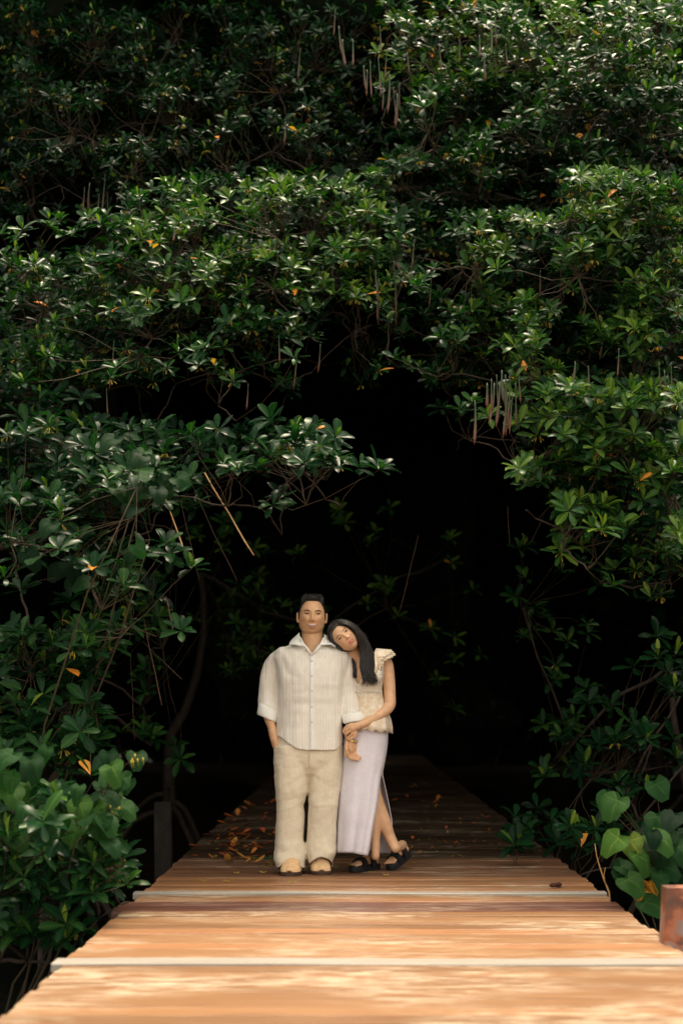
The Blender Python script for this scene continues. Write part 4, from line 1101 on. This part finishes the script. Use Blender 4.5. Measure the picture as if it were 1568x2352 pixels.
# bracelet and wristwatch
ring_ = [Q(623.5 + 7.6 * math.cos(a), 1673.5 + 2.5 * math.sin(a) - 3.5 * math.cos(a), -.035 - .030 * math.sin(a)) for a in [2 * math.pi * k / 22 for k in range(22)]]
bl = MB()
for p in ring_: bl.ball(p, .0032, 6, 4)
bl.build('bracelet', M['silver'], man)
wr = MB()
for k in range(26):
    a = 2 * math.pi * k / 26; wr.box(Q(806.5 + 12.0 * math.cos(a), 1700 + 4.0 * math.cos(a) + 1.2 * math.sin(a), -.062 - .034 * math.sin(a)), (.0036, .0016, .0050), Matrix.Rotation(-a + math.pi / 2, 3, 'Z'))
wr.build('watch_band', M['gold'], man, smooth=False)
c = Q(817, 1704, -.082); MB().tube([c + Vector((.002, -.003, 0)), c + Vector((-.001, .004, 0))], .0095, 16).build('watch_case', M['gold'], man)

# ------------------------------------------------------------------ the woman
TL = math.radians(-51)
HW = dict(r=(.0700, .084, .1010), jaw=.12, s=.90, c=Q(789.5, 1465.5, -.055), yaw=math.radians(9), tilt=TL, nod=math.radians(-2), beard=False, smile=.16, gaze=(0, 0), ears=(), skin=M['skin_woman'])
wom = empty('person', (Q(860, 1800, .1).x, YC + .05, 0), 'woman with long black hair, cream lace top and lilac skirt, head leaning on the man', 'person')
b = MB(); add_head(b, HW)
limb(b, [(800, 1482, .03, .046), (812, 1500, .045, .047), (823, 1514, .06, .050), (836, 1528, .06, .06)], 16)
loft(b, [ell_ring(822, 850, 1494, .07, .03), ell_ring(812, 878, 1506, .07, .06), ell_ring(812, 884, 1522, .065, .085), ell_ring(814, 878, 1548, .05, .10), ell_ring(816, 874, 1575, .05, .09), ell_ring(816, 872, 1610, .05, .085), ell_ring(806, 880, 1650, .05, .10), ell_ring(800, 886, 1690, .05, .11), ell_ring(800, 880, 1740, .05, .10)])
limb(b, [(870, 1508, .06, .045), (886, 1524, .05, .044), (892, 1560, .04, .0415), (895, 1600, .02, .038), (893, 1622, .0, .038), (872, 1641, -.04, .036), (848, 1655, -.08, .030), (829, 1664, -.115, .0235)])
# hand laid over the man's forearm
b.ball(Q(811, 1670, -.125), (.036, .016, .028), 14, 10, Matrix.Rotation(math.radians(-22), 3, 'Y')); limb(b, [(829, 1664, -.115, .0235), (818, 1668, -.125, .024), (810, 1673, -.13, .020)])
for ch in ([(806, 1664, -.125), (797, 1668, -.118), (790.5, 1674, -.10), (788, 1680, -.088)], [(804, 1671, -.13), (795.5, 1676, -.118), (791.5, 1682, -.095), (790.5, 1686, -.075)],
           [(806, 1678, -.13), (798, 1683.5, -.118), (794, 1689, -.097), (793, 1692, -.08)], [(811, 1683, -.125), (804, 1690, -.118), (798, 1694.5, -.105), (796, 1697, -.09)]):
    limb(b, [(q[0], q[1], q[2], r) for q, r in zip(ch, (.0095, .0088, .0078, .0064))], 8)
limb(b, [(816, 1681, -.12, .012), (815, 1690, -.118, .010), (807, 1696, -.112, .0085), (799, 1698.5, -.105, .007)], 8)
limb(b, [(838, 1720, .05, .085), (848, 1830, .04, .056), (858, 1880, .05, .050), (861, 1935, .04, .030), (862, 1966, .03, .0265)])
limb(b, [(845, 1720, .06, .080), (852, 1805, .06, .060), (860, 1838, .065, .055), (877, 1880, .075, .051), (896, 1924, .08, .035), (908, 1948, .06, .031)])
# feet: heel, instep, toes
def foot(toe, heel, lift, anklepx, side):
    d = (toe - heel); L = d.length; d.normalize(); s_ = d.cross(Vector((0, 0, 1))).normalized(); up = s_.cross(d).normalized()
    def tw_(t, v, w_): return heel + d * (t * L) + s_ * v + up * w_
    b.ball(tw_(.10, 0, .026), (.028, .030, .028), 12, 8); 
    pts = [(.06, .030, .028), (.25, .036, .030), (.45, .036, .030), (.62, .026, .030), (.76, .018, .030), (.84, .014, .024)]
    rings = []
    for t, h, w_ in pts:
        rings.append([tw_(t, math.cos(a) * (w_ + .006 * (t > .55)), h + math.sin(a) * (h * .95)) for a in [2 * math.pi * k / 14 for k in range(14)]])
    loft(b, rings)
    for k in range(5):
        v = (-.030 + k * .0145) * side; ln = (.155, .15, .13, .11, .085)[k] if side > 0 else (.085, .11, .13, .15, .155)[k]
        v = (-.029 + k * .0140); r = .0105 if (k == 0 and side > 0) or (k == 4 and side < 0) else .0075
        b.tube([tw_(.80, v, .014), tw_(.82 + ln, v * 1.05, .010)], [r, r * .85], 8); b.ball(tw_(.82 + ln, v * 1.05, .010), r * .9, 8, 6)
    a_ = Q(*anklepx); b.tube([a_, tw_(.16, 0, .06), tw_(.14, 0, .03)], [anklepx_r, anklepx_r * 1.05, .028], 12)
    return (heel, d, s_, up, L)
anklepx_r = .027
S_H = .034
toeA = PG(809, 2003) + Vector((0, 0, S_H)); heelA = PG(866, 1999) + Vector((0, .06, S_H)); fA = foot(toeA, heelA, 0, (862, 1966, .03), 1)
toeB = PG(893, 1999.5) + Vector((0, 0, S_H)); heelB = toeB + Vector(((938 - 893) / PXM, .14, .075)); anklepx_r = .031; fB = foot(toeB, heelB, .1, (908, 1948, .06), -1)
me = fuse(b, 'body', .0030, 2, .5); face_tones(me, HW); bodyW = link('body', me, M['skin_woman'], wom)
face_parts(HW, wom, True)
mo = MB(); strip(mo, HW, [(-.025, -.0535), (-.015, -.0565), (-.006, -.058), (.004, -.0582), (.014, -.0565), (.025, -.0530)], .0012, .0006); mo.build('mouth', M['mouth_dark'], wom)
# sandals
def sandal(fr, name):
    heel, d, s_, up, L = fr
    root = bpy.data.objects.new('sandal', None); COL.objects.link(root); root.parent = wom; root.location = heel - wom.location
    def tw_(t, v, w_): return heel + d * (t * L) + s_ * v + up * w_
    so = MB(); rings = []
    for z_, k in ((-S_H, .94), (-S_H + .006, 1.0), (-.002, 1.02), (.004, .98)):
        r = []
        for i in range(32):
            a = 2 * math.pi * i / 32; t = .5 - .56 * math.cos(a); w_ = (.040 + .007 * sm(.4, .8, t)) * math.copysign(abs(math.sin(a)) ** .55, math.sin(a)); r.append(tw_(t, w_ * k, z_))
        rings.append(r)
    loft(so, rings); o = so.build('sole', M['black_foam'], None); o.parent = root; o.location = -heel
    for (t0, t1, h) in ((.26, .46, .082), (.60, .80, .050)):
        st = MB(); V = []; F = []; n_ = 13
        for th in (0, .006):
            for t in (t0, (t0 + t1) / 2, t1):
                hh = h + .012 * (t0 - t) * 5 * (1 if t0 < .5 else .6)
                for k in range(n_):
                    a = math.pi * k / (n_ - 1); V.append(tw_(t + .03 * math.cos(a), math.cos(a) * (.043 + th), max(-.012, math.sin(a) ** .7 * (hh + th) - .012 * (1 - math.sin(a)))))
        for q in (0, 3 * n_):
            for i in range(2):
                for k in range(n_ - 1): a = q + i * n_ + k; F.append((a, a + 1, a + n_ + 1, a + n_))
        for i in (0, 2):
            for k in range(n_ - 1): a = i * n_ + k; F.append((a, a + 1, a + 1 + 3 * n_, a + 3 * n_))
        st.add(V, F); o = st.build('strap', M['black_foam'], None); o.parent = root; o.location = -heel
sandal(fA, 'a'); sandal(fB, 'b')
# skirt with side slit
rows = []
SK = [(1640, 806, 882, 882, .105), (1668, 796, 890, 890, .118), (1700, 789, 891, 891, .125), (1734, 786, 886, 886.5, .128), (1762, 784, 880, 881, .13), (1778, 783, 874.5, 877, .13), (1810, 780, 871, 885, .14), (1840, 778, 867.5, 891, .145), (1866, 776, 863, 896, .15), (1892, 774.5, 858, 901, .155), (1915, 774, 854, 900, .16), (1935, 773.5, 850.5, 898, .165), (1950, 773, 848, 897, .165), (1963, 773, 845, 896, .165)]
for i, (py, xl, xf, xb, rd) in enumerate(SK):
    r = []; n_ = 44; hem = i == len(SK) - 1
    for k in range(n_ + 1):
        t = k / n_                               # 0 front slit edge .. .5 left side .. 1 back slit edge
        xr = xf if t < .5 else xb; c = (xl + xr) / 2; rx = (xr - xl) / 2; a = math.pi * 2 * t
        cs, sn = math.cos(a), math.sin(a); cs = math.copysign(abs(cs) ** .85, cs); sn = math.copysign(abs(sn) ** (.85 if cs < 0 or py < 1700 else .85 - .45 * sm(1700, 1776, py)), sn)
        gap = 0 if py < 1776 else .055 * min(1, (py - 1776) / 90)
        pyy = py + (7 * sm(800, 845, c + rx * cs) * (t < .5) - 5 * (t < .5) + (-4) * (t >= .5)) * (1 if hem else (i / len(SK)) ** 3)
        dy = .055 - sn * rd + (-gap if t < .5 else gap) * max(0, cs)
        dy += .010 * math.sin(c * .0 + cs * 9 + i * .15) * (i / len(SK)) + .006 * math.sin(cs * 17 + 2) * (i / len(SK))
        r.append(Q(c + rx * cs, pyy, dy))
    rows.append(r)
n_ = 45; V = [p for r in rows for p in r]; F = []
for i in range(len(rows) - 1):
    for k in range(n_ - 1): a = i * n_ + k; F.append((a, a + 1, a + n_ + 1, a + n_))
    if SK[i + 1][0] <= 1778: F.append((i * n_ + n_ - 1, i * n_, (i + 1) * n_, (i + 1) * n_ + n_ - 1))
sk = MB().add(V, F).build('skirt', M['skirt'], wom)
md = sk.modifiers.new('subdivision', 'SUBSURF'); md.levels = 1; md.render_levels = 1
md = sk.modifiers.new('thickness', 'SOLIDIFY'); md.thickness = .004; md.offset = 0
hm = MB(); hm.tube([rows[i][0] + Vector((0, -.002, 0)) for i in range(5, 14)], .0022, 6); hm.tube(rows[-2][:23], .0016, 5); hm.build('hem_stitching', M['skirt'], sk)
# blouse: smooth gathered bust, lace body with a ruffled peplum, cap sleeves
b = MB()
loft(b, [ell_ring(815, 878, 1512, .065, .075), ell_ring(812, 882, 1530, .05, .108), ell_ring(812, 881, 1550, .035, .128), ell_ring(814, 879, 1568, .035, .122), ell_ring(815, 877, 1586, .045, .104), ell_ring(815, 876, 1600, .05, .095)])
b.ball(Q(833, 1553, -.045), (.055, .052, .055), 14, 10); b.ball(Q(860, 1553, -.045), (.055, .052, .055), 14, 10)
me = fuse(b, 'bust', .005, 8, .5)
wrinkle(me, lambda p: .003 * nz((p[0] + .4 * p[2], 0, p[2]), (14, 1, 55)))
cut(me, lambda u, v, d: d < .07 and v < 1572 and (u - 824) < (1572 - v) * .42 and (u - 824) > -(1572 - v) * .6 - 3 or v < 1514)
bu = link('blouse', me, M['satin'], wom)
md = bu.modifiers.new('thickness', 'SOLIDIFY'); md.thickness = .003; md.offset = -1
rows = []
for i, (py, xl, xr, rd) in enumerate([(1586, 815, 877.5, .108), (1600, 814, 880, .108), (1618, 812, 886, .118), (1636, 810, 892, .13), (1652, 808, 897, .14), (1666, 806, 899, .15), (1678, 806, 899, .156)]):
    r = []
    for k in range(72):
        a = 2 * math.pi * k / 72; cs, sn = math.cos(a), math.sin(a); w_ = (i / 6) ** 1.4
        fl = 1 + w_ * (.05 * math.sin(a * 9 + .6) + .025 * math.sin(a * 17)); c = (xl + xr) / 2; rx = (xr - xl) / 2
        r.append(Q(c + rx * cs * fl, py + (3.5 * math.sin(a * 13) * (i == 6)) + w_ * 4 * cs, .05 - sn * rd * fl))
    rows.append(r)
V = [p for r in rows for p in r]; F = []
for i in range(len(rows) - 1):
    for k in range(72): F.append((i * 72 + k, i * 72 + (k + 1) % 72, (i + 1) * 72 + (k + 1) % 72, (i + 1) * 72 + k))
pe = MB().add(V, F).build('peplum', M['lace'], bu); md = pe.modifiers.new('thickness', 'SOLIDIFY'); md.thickness = .003
MB().tube([Q(816 + k * 6.2, 1588 - .0 * k + 1.2 * math.sin(k), -.075 + .006 * (k - 5) ** 2 * .35) for k in range(11)], .003, 6).build('waist_seam', M['satin'], bu)
def cap_sleeve(pts_in, pts_out, name):
    rows = []
    for s_ in range(5):
        t = s_ / 4; r = []
        for k in range(25):
            u = k / 24 * (len(pts_in) - 1); i = min(int(u), len(pts_in) - 2); fu = u - i
            a = Vector(pts_in[i]).lerp(Vector(pts_in[i + 1]), fu); c = Vector(pts_out[i]).lerp(Vector(pts_out[i + 1]), fu)
            q = a.lerp(c, t); w_ = t ** 1.3
            r.append(Q(q.x + 1.6 * w_ * math.sin(k * 1.9), q.y + 1.4 * w_ * math.sin(k * 1.9 + 1), q.z - .035 * math.sin(math.pi * t * .8) * .4 + .010 * w_ * math.sin(k * 1.9)))
        rows.append(r)
    o = sheetmesh(rows, .003, name, M['lace'], bu)
cap_sleeve([(866, 1490, .07), (863, 1496, .0), (866, 1508, -.04), (870, 1524, -.055), (874, 1534, -.05)], [(901, 1494, .08), (909, 1504, .0), (898, 1512, -.045), (884, 1518, -.05), (877, 1538, -.045)], 'sleeve')
cap_sleeve([(864, 1489, .07), (862, 1494, .0), (862, 1506, -.045), (865, 1524, -.06), (868, 1540, -.062)], [(899, 1491, .08), (902, 1498, .0), (888, 1507, -.05), (878, 1516, -.06), (874, 1540, -.06)], 'sleeve')
MB().tube([Q(864, 1492, -.01), Q(862, 1508, -.05), Q(864, 1530, -.075), Q(862, 1545, -.09)], [.007, .008, .010, .012], 8).build('strap', M['lace'], bu)
# hair
def regW(q):
    ax = abs(q.x)
    if q.y > .0:
        line = .086 - 20 * max(0, ax - .016) ** 2
        return sm(line - .002, line + .005, q.z) if ax < .069 else sm(-.05, -.035, q.z)
    return sm(-.085, -.06, q.z) if q.y > -.03 else 1.0
hairW = cap(HW, regW, lambda q: .010 + .006 * sm(0, .08, q.z), 'hair', wom)
inner = [(762, 1448), (771, 1438), (784, 1434), (799, 1436), (813, 1446), (822, 1462), (827, 1482), (829, 1505), (828, 1530), (827, 1548), (828, 1562)]
outer = [(755, 1440), (763, 1429), (777, 1423), (798, 1426), (818, 1438), (836, 1460), (847, 1481), (855, 1502), (862, 1528), (868, 1548), (871, 1562)]
dpi = [-.06, -.08, -.10, -.11, -.11, -.10, -.085, -.08, -.095, -.11, -.115]; dpo = [.0, .0, .0, .0, .0, .0, -.01, -.03, -.06, -.08, -.09]
rw = random.Random(9); lk = MB()
for k in range(480):
    s_ = rw.random(); back = rw.random() ** 1.5; j0 = rw.choice((0, 0, 0, 1, 2, 3)); end = rw.choice((8, 9, 9, 10, 10, 10)); pts = []; ph = rw.uniform(0, 6)
    for i in range(j0, end + 1):
        a, c = inner[i], outer[i]; w_ = (1.2 + .22 * i) * math.sin(i * .62 + ph) + rw.uniform(-.6, .6)
        e_ = 1.0 if i < 9 else .75
        ss = .5 + (s_ - .5) * e_
        d_ = dpi[i] + (dpo[i] - dpi[i]) * ss ** 1.4 + back * .07 - .012 * math.sin(math.pi * ss)
        pts.append(Q(a[0] + (c[0] - a[0]) * ss + w_, a[1] + (c[1] - a[1]) * ss, d_))
    pts.append(pts[-1] + Vector((rw.uniform(-.02, .025), rw.uniform(-.01, .01), -rw.uniform(.0, .045))))
    # smooth resample
    PP = []
    for i in range(len(pts) - 1):
        p0 = pts[max(i - 1, 0)]; p1 = pts[i]; p2 = pts[i + 1]; p3 = pts[min(i + 2, len(pts) - 1)]
        for q in range(3):
            t = q / 3; PP.append(.5 * ((2 * p1) + (p2 - p0) * t + (2 * p0 - 5 * p1 + 4 * p2 - p3) * t * t + (3 * p1 - p0 - 3 * p2 + p3) * t ** 3))
    PP.append(pts[-1]); r0 = rw.uniform(.0012, .0040)
    lk.tube(PP, [r0 * (1 - .85 * (i / (len(PP) - 1)) ** 3) for i in range(len(PP))], 5, False)
for k in range(90):                                          # hair behind her neck, against the man's shoulder
    s_ = rw.random(); b_ = rw.uniform(0, .04); x0 = 797 + 8 * s_
    pts = [Q(768 + 10 * s_, 1470 + 8 * s_, .03 + b_), Q(784 + 8 * s_, 1490, .04 + b_), Q(x0, 1502, .035 + b_), Q(806 + 8 * s_, 1520, .0 + b_ * .5), Q(811 + 9 * s_, 1540, -.01 + b_ * .5), Q(810 + 10 * s_ + rw.uniform(-2, 2), 1553 + rw.uniform(-4, 6), -.01 + b_ * .5)]
    r0 = rw.uniform(.003, .005); lk.tube(pts, [r0, r0, r0, r0 * .9, r0 * .7, r0 * .2], 5, False)
for k in range(700):
    s_ = rw.random(); a0 = rw.uniform(-.2, 1.0)            # combed back from the parting over the crown
    d = Vector((rw.uniform(-1, 1), rw.uniform(-.6, .9), rw.uniform(.15, 1))).normalized(); q0 = head_offset(d, HW)
    if regW(q0 / HW['s']) < .9: continue
    fl_ = (Vector((.75, -.55, -.25))); PPh = []
    for i in range(6):
        q_ = head_offset(d, HW)
        if i and regW(q_ / HW['s']) < .9: break
        PPh.append(HW['c'] + head_space(HW) @ (q_ + d * (.0125 + .006 * sm(0, .08, q_.z) + .001 * math.sin(i + k)))); t_d = fl_ - d * fl_.dot(d); d = (d + t_d.normalized() * .11).normalized()
    if len(PPh) < 3: continue
    lk.tube(PPh, [.0010, .0017, .0018, .0018, .0014, .0006][:len(PPh)], 4, False)
fly = MB()
for k in range(45):
    i0 = rw.randint(3, 8); q = outer[i0]; s2 = rw.uniform(0, 6); p0 = Q(q[0] - 3, q[1] + 1, dpo[i0] * .8); nx_ = outer[min(i0 + 1, 10)]
    p1 = Q(nx_[0] + rw.uniform(0, 5), nx_[1] - rw.uniform(0, 4), dpo[i0]); p2 = p1 + Vector((rw.uniform(-.01, .03), 0, -rw.uniform(.02, .05))); fly.tube([p0, p1, p2], [.0005, .0005, .0003], 3, False)
lk.build('locks', M['hair'], hairW)
fly.build('loose_hairs', M['hair'], hairW)
# ================================================================== HANGING PODS AND ROOTS
def gradient_mat(name, top, bottom):
    m, n, b = nmat(name); tc = node(n, 'ShaderNodeTexCoord'); sp = node(n, 'ShaderNodeSeparateXYZ'); n.links.new(tc.outputs['Generated'], sp.inputs[0])
    r = ramp(n, [(.05, bottom), (.42, tuple((a + c) / 2 for a, c in zip(top, bottom))), (.75, top)], sp.outputs[2]); n.links.new(r.outputs[0], b.inputs['Base Color'])
    b.inputs['Roughness'].default_value = .5; return m
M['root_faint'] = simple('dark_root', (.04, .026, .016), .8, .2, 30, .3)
M['pod'] = gradient_mat('seed_pod', (.016, .034, .010), (.105, .036, .018))
PODM = []
for k in range(4):
    bend = (.04, -.06, .09, .02)[k]
    PODM.append(MB().tube([(bend * t * t, .4 * bend * t, -t) for t in [i / 7 for i in range(8)]], [.012, .014, .017, .020, .024, .028, .026, .006], 6).mesh('seed_pod'))
    PODM[-1].materials.append(M['pod'])
def pods(tree, lst, Y):
    for (x, y0, y1) in lst:
        p = P(x, y0, Y + rr.uniform(-.25, .15)); L = (y1 - y0) / FPX * p.y
        o = bpy.data.objects.new('seed_pod', rr.choice(PODM)); COL.objects.link(o); o.parent = tree; o.location = p - tree.location
        k = L; o.scale = (.27 * rr.uniform(.6, 1.9), .20, k); o.rotation_euler = (rr.uniform(-.1, .1), rr.uniform(-.07, .07), rr.uniform(0, 6))
pods(TD, [(835, 150, 215), (843, 160, 230), (850, 140, 232), (868, 130, 235), (880, 180, 265), (895, 170, 270), (903, 200, 290), (912, 215, 300), (917, 190, 262), (888, 120, 190), (1128, 60, 140), (1137, 40, 110), (1100, 80, 140), (1160, 100, 160), (1008, 100, 170), (1055, 90, 150), (778, 60, 130), (786, 90, 160), (810, 90, 160), (872, 60, 130), (935, 120, 175), (1112, 120, 190)], 11.2)
pods(TA, [(195, 430, 495), (207, 420, 490), (228, 445, 530), (247, 440, 530), (242, 400, 510), (655, 280, 335), (690, 110, 190), (520, 380, 450), (770, 20, 90)], 12.0)
pods(TB, [(683, 800, 900), (570, 880, 945), (735, 790, 860), (262, 780, 900), (245, 890, 965), (400, 520, 560), (640, 770, 840)], 10.3)
pods(TE, [(905, 600, 740), (913, 640, 755), (870, 640, 750), (862, 620, 700), (950, 560, 620), (990, 630, 710), (1385, 750, 830), (1240, 620, 680)], 10.6)
pods(TF, [(1140, 860, 960), (1147, 880, 985), (1160, 860, 1005), (1155, 890, 990), (1170, 860, 970), (1183, 880, 985), (1128, 870, 950), (1118, 880, 940), (1090, 920, 1025), (1134, 880, 975), (1176, 900, 1000), (1152, 850, 930), (1165, 900, 1010), (1190, 850, 930), (1512, 830, 905), (1525, 850, 920), (1532, 860, 950), (1540, 840, 910), (1350, 840, 920), (1320, 830, 890), (1420, 800, 870)], 9.7)
def roots(tree, lst, Y):
    for (x0, y0, x1, y1, r) in lst:
        p0 = P(x0, y0, Y + .25); p1 = P(x1, y1, Y)
        MB().tube(curve(p0, p1, -.01, 6, .01, x0), [r * .8, r, r, r, r, r, r * .7], 6).build('aerial_root', (M['aerial_root'] if r >= .0050 else M['root_dark'] if r >= .0033 else M['root_faint']), tree)  # lit, dim and faint copies: light on each root put into its colour
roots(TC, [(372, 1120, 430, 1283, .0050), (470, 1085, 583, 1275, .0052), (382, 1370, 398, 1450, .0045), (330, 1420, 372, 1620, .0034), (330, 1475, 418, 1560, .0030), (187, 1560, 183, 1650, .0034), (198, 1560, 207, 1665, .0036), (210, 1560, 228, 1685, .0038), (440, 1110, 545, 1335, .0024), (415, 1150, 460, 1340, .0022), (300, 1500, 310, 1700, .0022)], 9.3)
roots(TF, [(960, 1230, 915, 1412, .0026), (1165, 1160, 1170, 1250, .0028), (1250, 1180, 1218, 1245, .0030), ], 10.6)
for k, (x0, y0, x1, y1) in enumerate([(1560, 1600, 1450, 1840), (1500, 1700, 1380, 1980), (1440, 1880, 1320, 2060), (1568, 1760, 1400, 1990)]):
    p0 = P(x0, y0, 11.6); p1 = P(x1, y1, 11.2)
    MB().tube(curve(p0, p1, .05, 7, .05, k), [.010 - .0006 * i for i in range(8)], 6).build('prop_root', M['bark'], TF)

# ================================================================== POSTS, STICKS
m, n, b = nmat('rusty_iron'); tc = node(n, 'ShaderNodeTexCoord')
t = node(n, 'ShaderNodeTexNoise'); t.inputs['Scale'].default_value = 9; t.inputs['Detail'].default_value = 7; t.inputs['Distortion'].default_value = .6; n.links.new(tc.outputs['Object'], t.inputs['Vector'])
r = ramp(n, [(.30, (.05, .028, .020)), (.46, (.14, .045, .022)), (.52, (.30, .085, .03)), (.58, (.20, .13, .11)), (.75, (.26, .21, .19))], t.outputs[0]); n.links.new(r.outputs[0], b.inputs['Base Color']); b.inputs['Roughness'].default_value = .6
bp = node(n, 'ShaderNodeBump'); bp.inputs['Strength'].default_value = .6; bp.inputs['Distance'].default_value = .006; n.links.new(t.outputs[0], bp.inputs['Height']); n.links.new(bp.outputs[0], b.inputs['Normal']); M['rust'] = m
M['concrete'] = simple('old_concrete', (.022, .019, .017), .9, .2, 11, .35, .6, 50)
M['moss'] = simple('mossy_foot', (.055, .055, .025), .95, .1, 24, .5, .9, 60)
def taper_post(name, label, base, top, w0, w1, mat, cap=None, foot=None):
    base = Vector(base); top = Vector(top); t_ = empty(name, base, label, 'post'); V = []; F = []; N_ = 9
    for i in range(N_):
        u = i / (N_ - 1); c = base.lerp(top, u); w_ = w0 + (w1 - w0) * u
        for (a, c2) in ((-1, -1), (-.85, -1.06), (.85, -1.06), (1, -1), (1, 1), (-1, 1)):
            V.append(c + Vector((a * w_ + .004 * mnoise.noise(Vector((i * .9, a * 3, c2))), c2 * w_ * .8 + .004 * mnoise.noise(Vector((i * .7, a, c2 * 4))), 0)))
    for i in range(N_ - 1):
        for k in range(6): F.append((i * 6 + k, i * 6 + (k + 1) % 6, (i + 1) * 6 + (k + 1) % 6, (i + 1) * 6 + k))
    F.append(tuple(range(6))[::-1]); F.append(tuple(range((N_ - 1) * 6, N_ * 6)))
    MB().add(V, F).build('shaft', mat, t_, smooth=False)
    if foot:
        mb = MB().ball(base.lerp(top, foot), (w0 * 1.25, w0 * 1.1, (top - base).length * .16), 14, 9); me = mb.mesh('foot'); wrinkle(me, lambda p: .02 * nz(p, (14, 14, 14))); link('foot', me, M['moss'], t_)
    return t_
tp = P(1562, 2036, 7.25)
taper_post('rusty_post', 'rusty iron post with mossy foot leaning outside the right edge of the boardwalk', (P(1535, 2230, 7.2).x, 7.2, -1.1), tp, .105, .075, M['rust'], foot=.62)
p_ = P(375, 1842, 11.2)
taper_post('concrete_post', 'plain grey post standing in the dark water left of the boardwalk', (p_.x + .03, 11.2, -1.1), p_, .062, .058, M['concrete'])
dt = empty('dead_twig', P(1400, 2060, 9.0), 'thin bare dead twig standing up beside the right edge of the boardwalk', 'twig')
a_ = [P(1402, 2100, 8.9), P(1398, 2050, 8.9), P(1386, 2020, 8.9), P(1376, 1990, 8.92), P(1369, 1965, 8.9), P(1365, 1938, 8.9)]
MB().tube(a_, [.006, .0055, .0045, .0038, .003, .002], 6).build('stem', M['aerial_root'], dt)
MB().tube([P(1390, 2032, 8.9), P(1386, 2010, 8.88), P(1389, 1992, 8.86)], [.004, .003, .002], 5).build('side_shoot', M['aerial_root'], dt)
M['green_stick'] = simple('green_stick', (.012, .06, .018), .45, .4, 50, .3); M['seed'] = simple('brown_seed', (.06, .022, .014), .6, .3, 60, .4)
o = MB().tube([PG(572, 1969, .008), PG(600, 1970.5, .009), PG(634, 1971.5, .008), PG(668, 1971, .008)], [.005, .007, .007, .005], 7).build('green_stick', M['green_stick']); tag(o, 'thin green stick lying on the boards just left of the man\'s clogs', 'stick')
o = MB().tube([PG(1262, 2034, .014), PG(1267, 2033, .018), PG(1274, 2032.5, .016), PG(1282, 2032, .016), PG(1288, 2031, .012)], [.006, .014, .012, .015, .006], 8).build('seed_pod', M['seed']); tag(o, 'small dark brown seed pod lying alone on the boards at right', 'seed pod')

# ================================================================== LITTER ON THE BOARDS
M['litter'] = leaf_material('fallen_leaf', [(0, (.14, .05, .025)), (.35, (.40, .10, .03)), (.6, (.60, .14, .035)), (.85, (.60, .28, .06)), (1, (.40, .34, .10))], rough=.55, trans=.05, spec=.3)
LM = []
for k in range(8):
    T, F, rib = leaf_template(1.0, .38 + .04 * (k % 3), .5 * (k % 4) / 2, -.25 * (k % 3), seed=k)
    me = mesh_np('fallen_leaf', T, F, True, np.full(len(T), (k * .37) % 1)); me.materials.append(M['litter']); LM.append(me)
FM = []
for k in range(3):
    mb = MB()
    for i in range(4):
        a = i * math.pi / 2 + .2 * k; d = Vector((math.cos(a), math.sin(a), .25 + .1 * (i % 2))); s_ = Vector((-math.sin(a), math.cos(a), 0)) * .22
        V = [Vector((0, 0, .05)), d * .5 + s_, d * 1.0 + Vector((0, 0, .1)), d * .5 - s_]; V += [v - Vector((0, 0, .05)) for v in V]
        mb.add(V, [(0, 1, 2, 3), (7, 6, 5, 4), (0, 4, 5, 1), (1, 5, 6, 2), (2, 6, 7, 3), (3, 7, 4, 0)])
    me = mb.mesh('fallen_flower'); me.materials.append(M['flower']); FM.append(me)
def drop(kind, px, py, s_, label, group):
    p = PG(px, py, .004)
    if not (XL + .03 < p.x < XR - .03): return
    me = rr.choice(LM if kind == 'fallen_leaf' else FM)
    o = bpy.data.objects.new(kind, me); COL.objects.link(o); o.location = p + Vector((0, 0, .004)); o.scale = (s_, s_, s_)
    o.rotation_euler = (rr.uniform(-.12, .12), rr.uniform(-.1, .06), rr.uniform(0, 6.28)); tag(o, label, 'leaf' if kind == 'fallen_leaf' else 'flower', group)
for k in range(130):
    px = min(640, max(400, rr.gauss(540, 60))); py = rr.uniform(1880, 1985) if rr.random() < .7 else rr.uniform(1840, 1900)
    drop('fallen_leaf', px, py, rr.uniform(.05, .11), 'curled orange-brown dead leaf in the litter on the boards left of the man', 'dead leaves left of the man')
for k in range(55):
    drop('fallen_leaf', rr.uniform(930, 1230), rr.uniform(1850, 1960), rr.uniform(.03, .07), 'small dead leaf on the shaded boards right of the woman', 'dead leaves right of the woman')
for k in range(40):
    drop('fallen_leaf', rr.uniform(560, 1060), rr.uniform(1740, 1850), rr.uniform(.06, .12), 'dim dead leaf on the dark boards far behind the couple', 'dead leaves on the far boards')
for k in range(34):
    drop('fallen_flower', rr.gauss(560, 55), rr.uniform(1915, 2000), rr.uniform(.013, .022), 'tiny yellow star-shaped flower fallen on the boards left of the man', 'yellow flowers left of the man')
for (px, py) in ((465, 2025), (543, 2007), (604, 2006), (670, 2028), (520, 2027)):
    drop('fallen_flower', px, py, .026, 'yellow star-shaped flower on the front boards before the man\'s clogs', 'yellow flowers before the man')
for (px, py) in ((854, 2006), (886, 2012), (798, 1990)):
    drop('fallen_flower', px, py, .026, 'yellow star-shaped flower on the boards at the woman\'s sandals', 'yellow flowers at the woman')
for k in range(26):
    drop('fallen_flower', rr.uniform(945, 1245), rr.uniform(1925, 1985), rr.uniform(.012, .02), 'tiny yellow star-shaped flower fallen on the boards right of the woman', 'yellow flowers right of the woman')
for (px, py, s_) in ((1098, 1962, .10), (955, 1965, .09), (1180, 1945, .09), (645, 1975, .07)):
    drop('fallen_leaf', px, py, s_, 'orange dead leaf lying near the front of the shaded boards', 'orange leaves near the couple')
